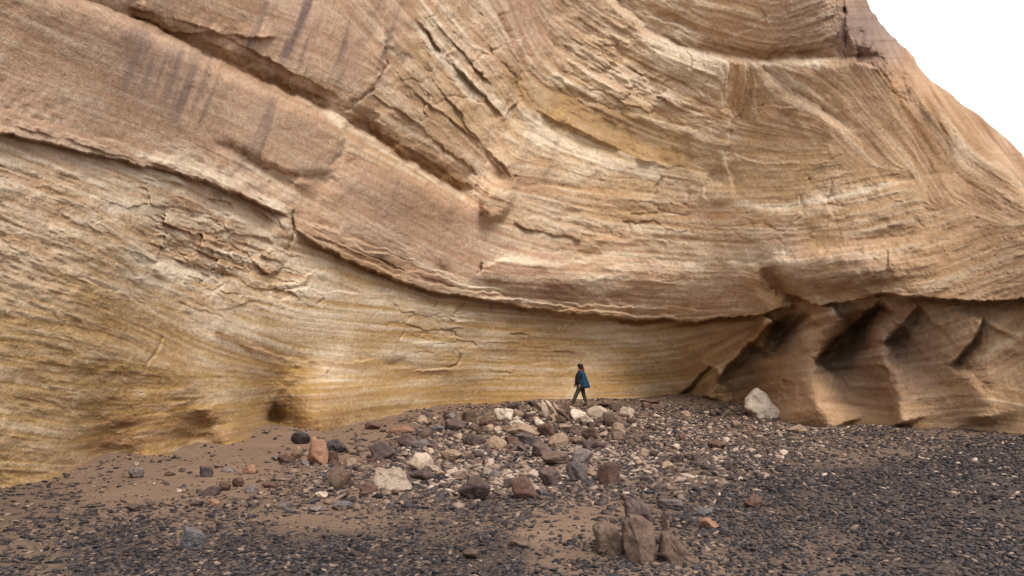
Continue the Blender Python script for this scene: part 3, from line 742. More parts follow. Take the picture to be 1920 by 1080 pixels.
# ================================================================== GROUND
def spaced(parts):
    return np.unique(np.concatenate([np.arange(*p) for p in parts]))
gX = spaced([(-600, -60, 30), (-60, -14, 1.5), (-14, 14, 0.07), (14, 30, .4), (30, 60, 2), (60, 601, 30)])
gY = spaced([(-200, -10, 10), (-10, 4, .5), (4, 16, 0.06), (16, 36, 0.12), (36, 60, 1.5), (60, 140, 8), (140, 1600, 60)])
MX, MY = np.meshgrid(gX, gY)
MZ = ground_h(MX, MY)
# x, y, density, pale share, dark share (rest brown), size
GC = [(300, 930, .05, .3, .3), (450, 900, .08, .3, .3), (560, 830, .05, .2, .3), (400, 870, .05, .2, .5), (700, 820, .10, .1, .3), (800, 850, .45, .3, .2), (260, 885, .3, .3, .5), (240, 960, .15, .1, .6), (640, 800, .03, .1, .3), (300, 860, .12, .1, .7),
      (100, 980, .5, .1, .7), (240, 1000, 1.0, .05, .80), (380, 970, .4, .1, .7), (500, 1010, 1.0, .05, .75), (520, 970, .35, .1, .4), (560, 940, .3, .3, .4), (330, 985, .45, .1, .6), (680, 960, .4, .15, .4), (640, 880, .45, .4, .3), (600, 900, .3, .35, .35), (800, 930, .5, .20, .25), (720, 900, .4, .3, .3), (800, 990, .9, .05, .7), (650, 1030, 1.0, .05, .8), (900, 1030, 1.0, .05, .8),
      (950, 955, .8, .08, .2), (1100, 935, .85, .10, .2), (1050, 985, .15, .1, .2), (850, 965, .75, .08, .3), (1180, 950, .8, .1, .3), (1100, 1040, .7, .1, .4), (1200, 920, .9, .08, .4), (1320, 960, 1., .05, .6), (1400, 1010, 1., .06, .6), (1270, 1040, .6, .15, .3),
      (900, 890, 1.0, .5, .1), (860, 860, .9, .5, .2), (1000, 880, .8, .4, .25), (900, 800, .7, .3, .2), (780, 800, .45, .1, .3), (860, 770, .3, .1, .3), (1000, 780, 1., .4, .2), (1100, 800, 1., .35, .2), (1200, 780, 1., .25, .3), (1200, 850, 1., .3, .25), (1300, 800, 1., .3, .3), (1300, 860, 1., .2, .35), (1320, 757, .8, .15, .35),
      (1400, 800, 1., .2, .25), (1420, 850, 1., .12, .4), (1520, 800, .6, .3, .3), (1560, 840, .9, .12, .42), (1650, 830, .8, .08, .5), (1480, 830, .9, .15, .3), (1500, 900, 1., .05, .75), (1650, 900, 1., .04, .85), (1600, 970, 1., .04, .75), (1550, 1040, .8, .06, .6), (1680, 1040, 1., .04, .8), (1800, 900, 1., .05, .8), (1850, 1000, 1., .05, .8)]
def gfield(px, py):
    ws = np.full(px.shape, 1e-9); o = [0, 0, 0]
    for (x, y, *v) in GC:
        d2 = ((px - x) / 60) ** 2 + ((py - y) / 26) ** 2
        w = np.exp(-d2) + 1e-3 / (1 + d2) ** 2
        ws = ws + w
        for k in range(3): o[k] = o[k] + w * v[k]
    return [a / ws for a in o]
ok = MY > 3; 
qx, qy = project(MX, np.where(ok, MY, 3), MZ)
gd = gfield(qx, qy)
gatt = np.where(ok, np.clip(gd[0] * (gd[2] * 1.5 - .12), 0, 1), .6)
ground = mesh_np('ground', np.stack([MX, MY, MZ], -1).reshape(-1, 3), grid_faces(*MX.shape)[:, ::-1], sand_material(), True, {'gravelly': gatt})
tag(ground, kind='structure')

# far low hills seen past the end of the cliff
hx = np.linspace(-500, 900, 180); hy = np.linspace(700, 1100, 14)
HX, HY = np.meshgrid(hx, hy)
HZ = (22 + 16 * fbm2(HX / 160, HY / 300, 201, 5)) * np.sin(np.pi * np.clip((HY - 700) / 400, 0, 1)) ** .8 - 2
hm, hnt, hb = new_mat('hazy_rock'); hb.inputs['Base Color'].default_value = (0.36, 0.27, 0.19, 1)
hN = NT(hnt); hN.l(hN.ramp(hN.noise(.01, 6, .6), [(.3, (0.30, 0.21, 0.15)), (.7, (0.42, 0.31, 0.22))]), hb.inputs['Base Color'])
hills = mesh_np('hills', np.stack([HX, HY, HZ], -1).reshape(-1, 3), grid_faces(*HX.shape)[:, ::-1], hm, True)
tag(hills, kind='structure')

# ================================================================== STONES
def ico(n):
    bm = bmesh.new(); bmesh.ops.create_icosphere(bm, subdivisions=n, radius=1)
    v = np.array([x.co[:] for x in bm.verts]); f = np.array([[q.index for q in p.verts] for p in bm.faces]); bm.free()
    return v, f
ICO = {n: ico(n) for n in (1, 2, 3, 4, 5)}

def rock_shape(seed, n=4, planes=13, round_=0.25, rough_=0.085, sx=1, sy=1, sz=1, ribs=0):
    rs = np.random.RandomState(seed)
    v, f = ICO[n]
    Q, _ = np.linalg.qr(rs.normal(size=(3, 3)) * .9 + np.eye(3))
    P = np.concatenate([Q, -Q]) + rs.normal(size=(6, 3)) * .32
    P = np.concatenate([P, rs.normal(size=(max(1, planes - 9), 3))]); P /= np.linalg.norm(P, axis=1)[:, None]
    d = np.concatenate([rs.uniform(.50, .85, 6), rs.uniform(.60, .95, len(P) - 6)])
    dots = v @ P.T
    r = np.where(dots > 0.05, d[None] / np.maximum(dots, .05), 9).min(1)
    r = np.minimum(r, 1.3); round_ = round_ * .45
    r = r * (1 - round_) + round_ * 0.88
    p = v * r[:, None]
    p = p + v * (fbm3(v + seed * .7, 2.2, seed, 4)[:, None] * rough_ * 2.4)
    if n >= 4: p = p + v * (np.abs(fbm3(v + seed * .3, 6.0, seed + 9, 3))[:, None] * -rough_ * 1.2)
    if ribs:
        a = p[:, 0] * .8 + p[:, 2] * .5 + .2 * fbm3(v, 2, seed, 2)
        p = p + v * (np.abs(np.sin(a * ribs)) * .06)[:, None]
    p = p / (np.abs(p).max(0)[None])
    return p * np.array([sx, sy, sz])

def put_rock(name, px, pyb, wpx, hpx, col, label, cat='rock', group=None, seed=1, thick=0.8, tilt=0, yaw=0, n=4, sink=.15, raw=None, lift=0, **kw):
    X, Y, Z = ground_hit(px, pyb)
    s = Y / F
    w = wpx * s / 2; h = hpx * s / 2 / (1 - sink); dp = w * thick
    Y2 = Y + dp * .5
    p = rock_shape(seed, n, sx=w, sy=dp, sz=h, **kw)
    t = math.radians(tilt)
    if tilt:
        q = p.copy(); q[:, 0] = p[:, 0] * math.cos(t) - p[:, 2] * math.sin(t); q[:, 2] = p[:, 0] * math.sin(t) + p[:, 2] * math.cos(t); p = q
    zmin = p[:, 2].min(); hh = p[:, 2].max() - zmin
    p[:, 2] -= zmin + hh * sink
    o = mesh_np(name, p, ICO[n][1], ROCK[col], True)
    o.location = (X * Y2 / Y, Y2, float(ground_h(X * Y2 / Y, Y2)) + lift)
    if n >= 3 and kw.get('round_', .25) < .5:
        # keep the broken edges crisp
        me = o.data
        me.polygons.foreach_set('use_smooth', np.zeros(len(me.polygons), bool) if n >= 5 else np.ones(len(me.polygons), bool))
    return tag(o, label, cat, group)

def outlined_rock(name, pts, th, col, label, seed, cat='boulder', lean=0.25):
    """a broken block: its profile, real thickness, a chipped front and a back"""
    P = np.array(pts, float); cx = P[:, 0].mean(); yb_ = P[:, 1].max()
    X, Y, Z = ground_hit(cx, yb_ - 1)
    sc_ = Y / F
    L = []
    for i in range(len(P)):
        a_, b_ = P[i], P[(i + 1) % len(P)]
        for t_ in np.linspace(0, 1, 9)[:-1]: L.append(a_ * (1 - t_) + b_ * t_)
    L = np.array(L); n_ = len(L)
    x = (L[:, 0] - cx) * sc_; z = (yb_ - L[:, 1]) * sc_ * 1.08 - .08 * (P[:, 1].max() - P[:, 1].min()) * sc_
    c0 = np.array([x.mean(), z.mean()])
    rs_ = np.random.RandomState(seed)
    rings = [(.0, -.16), (.22, -.17), (.45, -.15), (.66, -.13), (.83, -.08), (.95, .02), (1.0, .16), (1.0, .4), (.93, .75), (.75, .98), (.4, 1.05), (.0, 1.05)]
    V = []
    for (k_, d_) in rings:
        xx = c0[0] + (x - c0[0]) * k_; zz = c0[1] + (z - c0[1]) * k_
        V.append(np.stack([xx, d_ * th + lean * (zz - c0[1]) * .8, zz], -1))
    V = np.array(V).reshape(-1, 3)
    sz_ = (z.max() - z.min())
    nz = V / sz_
    d1 = fbm3(nz + seed, 1.6, seed, 3); d2 = fbm3(nz + seed, 6, seed + 5, 3)
    V[:, 1] += (np.round(d1 * 5) / 5 * .22 + d1 * .12 + d2 * .16) * sz_ * .8
    V[:, 0] += d2 * .06 * sz_; V[:, 2] += fbm3(nz - seed, 6, seed + 8, 3) * .035 * sz_
    m_ = len(rings)
    i_ = np.arange(m_ - 1)[:, None] * n_ + np.arange(n_)[None]; j_ = np.arange(m_ - 1)[:, None] * n_ + (np.arange(n_)[None] + 1) % n_
    f_ = np.stack([i_, j_, j_ + n_, i_ + n_], -1).reshape(-1, 4)
    o = mesh_np(name, V, f_, ROCK[col], True)
    bm = bmesh.new(); bm.from_mesh(o.data); bmesh.ops.remove_doubles(bm, verts=bm.verts, dist=1e-5); bmesh.ops.recalc_face_normals(bm, faces=bm.faces); bm.to_mesh(o.data); bm.free()
    o.location = (X, Y + th * .1, float(ground_h(X, Y)) - .09 * sz_)
    return tag(o, label, cat)
outlined_rock('boulder', [(1428, 724), (1447, 735), (1456, 750), (1476, 767), (1466, 778), (1454, 786), (1431, 780), (1416, 770), (1403, 758), (1409, 742)][::-1], .8, 'white', 'big white angular boulder at the foot of the cliff buttresses', 62, lean=.35)
outlined_rock('boulder', [(700, 880), (716, 884), (738, 880), (756, 893), (770, 913), (746, 916), (728, 918), (700, 922), (698, 900)][::-1], .35, 'pale', 'pale wedge shaped slab sloping down to the right', 27, lean=.7)
outlined_rock('boulder', [(1174, 978), (1185, 966), (1214, 972), (1228, 985), (1233, 1012), (1228, 1046), (1203, 1056), (1181, 1052), (1174, 1012)][::-1], .30, 'brown', 'tall split brown block standing in the foreground', 67, lean=.2)
outlined_rock('boulder', [(1117, 992), (1138, 982), (1158, 990), (1170, 1014), (1173, 1036), (1142, 1042), (1122, 1028)][::-1], .28, 'brown', 'brown boulder in the foreground, left of the tall split block', 66, lean=.3)
outlined_rock('boulder', [(1176, 945), (1190, 938), (1205, 944), (1222, 950), (1226, 975), (1200, 985), (1176, 980)][::-1], .25, 'purple', 'rough dark grey block rising just behind the tall split block', 68, lean=.3)
outlined_rock('boulder', [(1250, 1008), (1266, 1004), (1284, 1022), (1310, 1048), (1290, 1058), (1258, 1054), (1242, 1034)][::-1], .25, 'brown', 'crumbling brown rock sloping low in the foreground right of the tall block', 73, lean=.8)
B = put_rock
k = 100
ROCKS = [
 # name, px, bottom, w, h, colour, label, kwargs
 ('boulder', 563, 833, 40, 24, 'black', 'dark domed boulder behind the orange boulder, at its left', dict(seed=11, round_=.35)),
 ('boulder', 593, 873, 42, 54, 'orange', 'tall upright orange boulder on the sand', dict(seed=12, round_=.45, thick=.7)),
 ('boulder', 630, 850, 54, 30, 'black', 'dark ribbed slaty boulder slanting down right of the orange boulder', dict(seed=13, ribs=14, tilt=-18, thick=.6)),
 ('rock', 556, 861, 26, 26, 'tan', 'small pinkish tan rock at the left foot of the orange boulder', dict(seed=14)),
 ('rock', 537, 869, 36, 18, 'darkred', 'low dark red stone left of the orange boulder', dict(seed=15, round_=.5)),
 ('rock', 622, 869, 26, 24, 'darkred', 'small reddish block at the right foot of the orange boulder', dict(seed=16)),
 ('rock', 656, 876, 32, 20, 'tan', 'tan angular rock between the orange boulder and the banded boulder', dict(seed=17)),
 ('boulder', 718, 864, 54, 38, 'purple', 'purple brown boulder with pale bands on its right side', dict(seed=18, round_=.3)),
 ('rock', 697, 806, 36, 14, 'darkred', 'low dark red dome of rock lying alone on sand by the wall', dict(seed=19, round_=.4)),
 ('rock', 755, 812, 48, 15, 'orange', 'long flat red stone above the purple block', dict(seed=20, thick=.5)),
 ('boulder', 762, 839, 42, 28, 'purple', 'blocky purple boulder just below the long flat red stone', dict(seed=21, round_=.15)),
 ('rock', 788, 842, 36, 18, 'grey', 'grey pink pointed rock right of the purple block', dict(seed=22)),
 ('rock', 806, 838, 26, 14, 'black', 'black shard leaning beside a grey pink pointed rock', dict(seed=23, tilt=-25)),
 ('rock', 822, 810, 30, 15, 'blue', 'bluish grey stone among brown rocks near the foot of the wall', dict(seed=24)),
 ('boulder', 844, 864, 46, 24, 'tan', 'rounded tan boulder above the grey rubble patch', dict(seed=25, round_=.45)),
 ('boulder', 645, 918, 58, 44, 'brown', 'angular brown boulder with a dark left face', dict(seed=26, round_=.05)),
 ('rock', 690, 926, 38, 20, 'darkred', 'rounded red rock at the left foot of the pale wedge slab', dict(seed=28, round_=.5)),
 ('boulder', 796, 905, 56, 28, 'purple', 'dark oblong boulder lying against the broken pale slabs', dict(seed=29, round_=.45)),
 ('boulder', 785, 884, 56, 34, 'pale', 'cracked pale slab behind the dark oblong boulder', dict(seed=30, round_=.05, thick=.5)),
 ('rock', 812, 886, 34, 14, 'pale', 'flat pale slab poking out right of the dark oblong boulder', dict(seed=31, thick=.4, tilt=-12)),
 ('boulder', 892, 940, 68, 46, 'purple', 'large dark purple boulder nearest the front in the middle of the rubble', dict(seed=33, round_=.25)),
 ('boulder', 982, 938, 54, 46, 'darkred', 'large dark red boulder right of the large purple boulder', dict(seed=34, round_=.25)),
 ('boulder', 1034, 913, 52, 38, 'purple', 'dark blocky boulder with grey top between the dark red boulder and the grey column', dict(seed=35, tilt=-12)),
 ('boulder', 1084, 906, 44, 46, 'grey', 'grey purple rock standing like a short column', dict(seed=36, round_=.4)),
 ('boulder', 1140, 909, 46, 44, 'darkred', 'squarish reddish brown block at the right end of the boulder row', dict(seed=37, round_=.05)),
 ('rock', 1042, 874, 60, 28, 'brown', 'long brown rock with a tan underside above the blocky boulder', dict(seed=38, round_=.3)),
 ('rock', 1090, 868, 46, 26, 'grey', 'grey mauve rock lying behind the short rock column', dict(seed=39, round_=.35)),
 ('boulder', 985, 834, 50, 22, 'black', 'dark flat boulder with a shadowed underside below the grey buff slab', dict(seed=40)),
 ('boulder', 1017, 858, 52, 30, 'purple', 'rough purple red boulder below the dark flat boulder', dict(seed=41, tilt=-14)),
 ('rock', 1048, 840, 40, 32, 'tan', 'upright tan grey angular slab right of the dark flat boulder', dict(seed=42, round_=.03, thick=.4)),
 ('boulder', 976, 820, 76, 28, 'tan', 'broad grey buff slab in the middle of the rubble heap', dict(seed=43, round_=.15, thick=.6)),
 ('boulder', 929, 843, 44, 27, 'tan', 'yellowish tan boulder left below the broad buff slab', dict(seed=44, round_=.2)),
 ('rock', 888, 836, 44, 22, 'purple', 'purple brown rock left of the yellowish tan boulder', dict(seed=45)),
 ('boulder', 946, 791, 42, 26, 'white', 'white angular boulder on the left top of the rubble heap', dict(seed=46, round_=.1)),
 ('rock', 966, 803, 40, 16, 'white', 'flat whitish stone just below the white angular boulder', dict(seed=47)),
 ('rock', 1011, 798, 20, 16, 'white', 'small white stone alone between brown rocks of the heap', dict(seed=48)),
 ('rock', 1026, 819, 42, 24, 'darkred', 'dark red brown rock below the splintered slabs', dict(seed=49, tilt=-14)),
 ('rock', 934, 816, 18, 19, 'pale', 'small light orange upright stone beside the broad buff slab', dict(seed=50)),
 ('rock_slab', 1022, 783, 14, 34, 'pale', 'steep splintered slab, leftmost of the leaning splinters', dict(seed=51, thick=1.2, tilt=14, round_=.02)),
 ('rock_slab', 1036, 786, 12, 42, 'pale', 'tallest of the leaning splinters left of the walker', dict(seed=52, thick=1.4, tilt=24, round_=.02)),
 ('rock_slab', 1050, 788, 12, 42, 'tan', 'tan splinter leaning against the tallest splinter', dict(seed=53, thick=1.4, tilt=36, round_=.02)),
 ('rock_slab', 1060, 790, 10, 34, 'brown', 'brown splinter at the right end of the leaning splinters', dict(seed=54, thick=1.4, tilt=48, round_=.02)),
 ('rock', 1083, 788, 32, 22, 'white', 'whitish crumbly rock at the feet of the walker', dict(seed=55, rough_=.12)),
 ('rock', 1100, 797, 26, 20, 'pale', 'pale pink rubble rock in front of the walker', dict(seed=56, rough_=.12)),
 ('rock_slab', 1118, 784, 44, 26, 'pale', 'beige slab sloping right just behind the feet of the walker', dict(seed=57, thick=.5, tilt=-16, round_=.05)),
 ('rock_slab', 1148, 800, 44, 24, 'brown', 'brownish slab right of the beige slab', dict(seed=58, thick=.5, tilt=-20, round_=.05)),
 ('rock', 1176, 785, 34, 22, 'pale', 'rounded beige rock right of the walker', dict(seed=59, round_=.4)),
 ('rock', 1108, 827, 40, 28, 'brown', 'dark rounded brown rock below the pale rubble', dict(seed=60, round_=.4)),
 ('boulder', 1414, 954, 46, 34, 'darkred', 'dark brown boulder alone on the gravel at the right', dict(seed=61, round_=.2)),
 ('rock', 1418, 776, 30, 22, 'brown', 'brown rock in the shade under the big white boulder', dict(seed=63)),
 ('rock', 1513, 782, 36, 20, 'pale', 'small pale rock right of the big white boulder', dict(seed=64)),
 ('rock_slab', 1494, 812, 48, 18, 'tan', 'flat buff slab below the small pale rock', dict(seed=65, thick=.7)),
 ('rock_slab', 1250, 956, 60, 20, 'grey', 'flat grey slab with a red edge behind the foreground blocks', dict(seed=69, thick=.5, round_=.05)),
 ('rock', 1245, 996, 14, 38, 'darkred', 'narrow dark red shard standing in the gravel', dict(seed=70)),
 ('rock', 1328, 994, 42, 23, 'orange', 'flat reddish stone right of the narrow dark shard', dict(seed=71, tilt=-14)),
 ('rock', 1318, 966, 40, 15, 'blue', 'blue grey flat stone above the flat reddish stone', dict(seed=72)),
 ('rock', 1238, 1022, 20, 22, 'purple', 'small purple stone at the right side of the tall split block', dict(seed=74)),
 ('boulder', 357, 1038, 60, 50, 'blue', 'bluish dark boulder in the gravel at the lower left', dict(seed=75, n=5, round_=.3)),
 ('rock', 387, 895, 32, 22, 'black', 'dark grey pointed rock on the sand at the left', dict(seed=76)),
 ('rock', 426, 886, 28, 12, 'grey', 'flat grey stone right of the dark pointed rock', dict(seed=77)),
 ('rock', 470, 889, 30, 17, 'orange', 'orange stone on the open sand', dict(seed=78)),
 ('rock', 398, 930, 38, 18, 'purple', 'oval dark purple stone, lowest of the small cluster on the sand', dict(seed=79, round_=.5)),
 ('rock', 421, 921, 22, 20, 'darkred', 'reddish stone between the oval purple stone and its dark red neighbour', dict(seed=80)),
 ('rock', 447, 914, 26, 18, 'darkred', 'dark red stone, topmost of the small cluster on the sand', dict(seed=81)),
 ('rock', 474, 925, 30, 18, 'grey', 'mauve grey stone at the right end of the small cluster on sand', dict(seed=82)),
 ('rock', 508, 916, 30, 13, 'darkred', 'thin red stone on the sand right of the mauve grey stone', dict(seed=83)),
 ('rock', 400, 948, 28, 13, 'orange', 'flat orange red stone below the small cluster', dict(seed=84)),
 ('rock', 369, 951, 26, 12, 'purple', 'low brownish stone left of the flat orange red stone', dict(seed=85)),
 ('rock', 258, 897, 38, 20, 'grey', 'grey stone at the far left foot of the wall', dict(seed=86, round_=.4)),
 ('rock', 319, 893, 22, 9, 'darkred', 'small flat brown stone on the sand near the left wall', dict(seed=87)),
 ('rock', 250, 960, 32, 16, 'purple', 'purple stone on the sand at the left edge of the photo', dict(seed=88)),
 ('rock', 640, 955, 46, 17, 'blue', 'flat grey stone below the angular brown boulder', dict(seed=89, thick=.5)),
 ('rock', 604, 936, 28, 16, 'pale', 'pale stone left below the angular brown boulder', dict(seed=90)),
 ('rock', 596, 960, 36, 12, 'grey', 'low grey stone left of the flat grey stone', dict(seed=91)),
 ('rock', 970, 1026, 42, 18, 'brown', 'brown stone alone in the dark gravel near the bottom', dict(seed=92)),
 ('rock', 888, 1049, 42, 18, 'brown', 'brown stone at the very bottom of the dark gravel', dict(seed=93)),
 ('rock', 1366, 882, 32, 19, 'purple', 'dark rock at the upper edge of the right gravel field', dict(seed=94)),
 ('rock', 1342, 843, 36, 17, 'darkred', 'reddish stone on the pale rubble slope at the right', dict(seed=95)),
 ('rock', 1272, 868, 32, 17, 'purple', 'dark stone in front of a tan flat rock on the slope', dict(seed=96)),
 ('rock', 1250, 882, 36, 15, 'tan', 'tan flat rock on the rubble slope at the right', dict(seed=97)),
 ('rock', 855, 806, 48, 20, 'purple', 'flat purple rock left of the broken brown rock', dict(seed=98)),
 ('rock', 880, 793, 34, 24, 'brown', 'broken brown rock with a pale right side left of the white boulder', dict(seed=99, tilt=-14)),
 ('rock', 843, 781, 26, 12, 'darkred', 'dark red stone close to the wall left of the heap', dict(seed=101)),
 ('rock', 800, 784, 26, 13, 'purple', 'dark stone close to the wall, alone on sand', dict(seed=102)),
 ('rock', 1001, 764, 28, 13, 'purple', 'dark purple stone touching the wall left of the splinters', dict(seed=103)),
 ('rock_slab', 1218, 757, 42, 9, 'darkred', 'thin dark slab at the foot of the wall right of the walker', dict(seed=104)),
 ('rock_slab', 1140, 764, 40, 9, 'darkred', 'dark red slab right behind the walker', dict(seed=105, tilt=-8)),
 ('rock', 905, 815, 26, 20, 'brown', 'upright brown rock left of the white angular boulder', dict(seed=106)),
 ('rock', 912, 805, 34, 26, 'darkred', 'dark red rock wedged beside the white angular boulder', dict(seed=107)),
 ('rock', 960, 838, 28, 20, 'darkred', 'dark red rock between the yellowish tan boulder and dark flat boulder', dict(seed=108)),
 ('rock', 800, 818, 26, 16, 'purple', 'purple stone above the black shard', dict(seed=109)),
 ('rock', 848, 892, 24, 16, 'pale', 'pale pointed stone right of the dark oblong boulder', dict(seed=110)),
 ('rock', 862, 903, 34, 14, 'brown', 'brown flat stone above the large purple boulder', dict(seed=111)),
 ('rock', 952, 918, 18, 20, 'purple', 'small dark stone wedged left of the large dark red boulder', dict(seed=112)),
 ('rock', 1018, 932, 22, 12, 'blue', 'small bluish stone right foot of the large dark red boulder', dict(seed=113)),
 ('rock', 1108, 893, 24, 20, 'tan', 'tan stone between the rock column and the reddish block', dict(seed=114)),
 ('rock', 1003, 897, 26, 18, 'pale', 'pale block behind the large dark red boulder', dict(seed=115)),
]
for (nm, px, pb, w, h, c, lab, kw) in ROCKS:
    B(nm, px, pb, w, h, c, lab, {'boulder': 'boulder', 'rock': 'rock', 'rock_slab': 'rock slab'}[nm], None, **kw)

# --- countable smaller stones
taken = [(r[1], r[2] - r[4] / 2, r[3] / 2, r[4] / 2) for r in ROCKS]
def free(x, y, m=3):
    return all(abs(x - a) > b + m or abs(y - 4 - c) > d + m for a, c, b, d in taken)
ZONES = [  # x0,x1,y0,y1,count,size px, colours, label words, group
 (930, 1190, 768, 850, 90, (10, 30), ['pale', 'tan', 'brown', 'purple', 'purple', 'darkred', 'brown'], 'on the rubble heap below the walker', 'stones of the rubble heap'),
 (1190, 1480, 762, 870, 75, (8, 22), ['tan', 'brown', 'brown', 'purple', 'darkred', 'pale'], 'on the rubble slope right of the heap', 'stones of the right rubble slope'),
 (760, 930, 785, 925, 56, (9, 28), ['pale', 'purple', 'tan', 'brown', 'purple', 'darkred', 'grey'], 'in the grey rubble patch left of the heap', 'stones of the grey rubble patch'),
 (500, 760, 850, 965, 40, (9, 24), ['grey', 'blue', 'tan', 'brown', 'purple', 'darkred'], 'scattered on sand around the angular brown boulder', 'stones around the angular brown boulder'),
 (245, 500, 870, 980, 14, (7, 15), ['grey', 'pale', 'purple'], 'scattered on the open sand at the left', 'stones on the open sand'),
 (930, 1240, 850, 950, 29, (9, 22), ['brown', 'purple', 'darkred', 'tan'], 'just in front of the boulder row', 'stones in front of the boulder row'),
]
COLW = {'pale': 'pale', 'tan': 'tan', 'brown': 'brown', 'purple': 'dark purple', 'darkred': 'dark red', 'grey': 'grey', 'blue': 'bluish grey'}
sd = 1000
import re
CUT = re.compile(r' (behind|at|on|left|right|below|above|near|nearest|between|with|lying|slanting|just|beside|standing|in|among|poking|leaning|alone|touching|wedged|close|sloping|among|leftmost|lowest|topmost|like|and)\b')
hand = {}
for r_ in ROCKS:
    q = CUT.split(r_[6].replace(',', ' and'))[0]
    hand.setdefault(q, []).append((r_[1], r_[2] - r_[4] / 2, r_[3]))
HAND = [(k_, v_[0]) for k_, v_ in hand.items() if len(v_) == 1 and 2 <= len(k_.split()) <= 5 and k_.split()[0] not in ('dark', 'brown', 'pale') or (len(v_) == 1 and len(k_.split()) >= 4)]
used = {}
HAND += [('big white angular boulder', (1437, 755, 60)), ('pale wedge shaped slab', (733, 900, 70)), ('tall split brown block', (1203, 1010, 60))]
for q_ in HAND[-3:]: taken.append((q_[1][0], q_[1][1], q_[1][2] / 2, 22))
def stone_label(x, y, w, h, tilt, c, wd):
    nm, (ax, ay, aw) = min(HAND, key=lambda q: (q[1][0] - x) ** 2 + ((q[1][1] - y) * 1.6) ** 2)
    dx, dy = x - ax, (y - ay) * 1.6
    dist = math.hypot(dx, dy)
    if abs(dx) > 1.6 * abs(dy): pos = 'left of' if dx < 0 else 'right of'
    elif abs(dy) > 1.6 * abs(dx): pos = 'behind' if dy < 0 else 'in front of'
    else: pos = ('behind and ' if dy < 0 else 'in front and ') + ('left of' if dx < 0 else 'right of')
    near = 'just ' if dist < 35 else ('' if dist < 70 else 'well ')
    sz = 'tiny' if w < 9 else ('small' if w < 13 else 'mid sized')
    shp = 'flat' if h / w < .5 else ('blocky' if h / w > .64 else 'angular')
    base_l = '%s %s %s stone %s%s the %s' % (sz, shp, COLW[c], near, pos, nm)
    k_ = used.get(base_l, 0); used[base_l] = k_ + 1
    if len(base_l.split()) > 16: base_l = base_l.replace('in front and ', '').replace('behind and ', '')
    if k_:
        for ex in ('tilted', 'level'):
            alt = base_l.replace(sz, sz + ' ' + ex, 1)
            if (ex == 'tilted' and abs(tilt) > 12 or ex == 'level' and abs(tilt) <= 12) and alt not in used:
                used[alt] = 1; return alt if len(alt.split()) <= 16 else base_l
    return base_l
for (x0, x1, y0, y1, cnt, (s0, s1), cols, wd, grp) in ZONES:
    made = 0; tries = 0
    while made < cnt and tries < 4000:
        tries += 1
        x = random.uniform(x0, x1); y = random.uniform(y0, y1)
        if y < foot_y(x) + 8 or not free(x, y, -2): continue
        w = s0 + (s1 - s0) * random.random() ** 1.8
        h = w * random.uniform(.4, .75)
        c = random.choice(cols)
        sd += 1; made += 1; tl_ = random.uniform(-30, 30)
        put_rock('stone', x, y, w, h, c, stone_label(x, y, w, h, tl_, c, wd), 'stone', grp, seed=sd, n=3, tilt=tl_, round_=random.uniform(.0, .2), thick=random.uniform(.6, 1.0), planes=9, rough_=.05)
        taken.append((x, y - h / 2, w / 2, h / 2))

# --- uncountable gravel, one object
def gravel_material():
    m, nt, b = new_mat('gravel_stone'); N = NT(nt)
    r = N.attr('tone')
    base = N.ramp(r, [(0.0, (0.010, 0.010, 0.013)), (0.18, (0.027, 0.024, 0.028)), (0.36, (0.050, 0.043, 0.048)), (0.52, (0.082, 0.062, 0.055)), (0.70, (0.22, 0.155, 0.122)), (0.88, (0.29, 0.22, 0.175)), (1.0, (0.44, 0.36, 0.30))])
    N.l(N.mix(1.0, base, N.ramp(N.noise(30, 4, .6), [(.3, .75), (.7, 1.2)]), 'MULTIPLY'), b.inputs['Base Color'])
    b.inputs['Roughness'].default_value = .75
    return m
rs = np.random.RandomState(5)
def sample(n, Y0, Y1, k):
    Y = Y0 * (Y1 / Y0) ** rs.uniform(size=n); X = rs.uniform(-1, 1.25, n) * (k * Y)
    return X, Y
s1 = sample(150000, 4.6, 12.5, .75); s2 = sample(155000, 12.5, 35, .75)
SX = np.concatenate([s1[0], s2[0]]); SY = np.concatenate([s1[1], s2[1]])
SZ = ground_h(SX, SY)
px, py = project(SX, SY, SZ)
dens, pf, df = gfield(px, py)
clump = smooth(-.45, .35, fbm2(SX * .9, SY * .45, 88, 4) + .5 * fbm2(SX * 4, SY * 4, 87, 2))
foot_band = .35 * smooth(1.6, .2, foot_Y(px) - SY) * (px < 1350)
dens = np.maximum(dens, foot_band)
keep = (rs.uniform(size=len(SX)) < dens * (0.15 + .85 * clump) * 1.0) & (SY < foot_Y(px) - .05) & (px < 2300) & (px > -60)
SX, SY, SZ, pf, df, px, py = [a[keep] for a in (SX, SY, SZ, pf, df, px, py)]
chipx, chipy = sample(56000, 9, 34, .72)
cpx, cpy = project(chipx, chipy, ground_h(chipx, chipy))
cz = 1.0 * np.exp(-(((cpx - 1140) / 290) ** 2 + ((cpy - 808) / 52) ** 2) ** 1.5) + .9 * np.exp(-(((cpx - 850) / 200) ** 2 + ((cpy - 870) / 60) ** 2) ** 1.5) + .45 * np.exp(-(((cpx - 760) / 230) ** 2 + ((cpy - 905) / 55) ** 2) ** 1.5) + .5 * np.exp(-(((cpx - 1120) / 300) ** 2 + ((cpy - 900) / 50) ** 2) ** 1.5) + .0 * np.exp(-(((cpx - 870) / 110) ** 2 + ((cpy - 880) / 40) ** 2) ** 1.5)
ck = (rs.uniform(size=len(cpx)) < cz * .6) & (chipy < foot_Y(cpx) - .05)
chipx, chipy = chipx[ck], chipy[ck]; nchip = len(chipx)
cd = gfield(cpx[ck], cpy[ck])
SX = np.concatenate([SX, chipx]); SY = np.concatenate([SY, chipy]); SZ = np.concatenate([SZ, ground_h(chipx, chipy)])
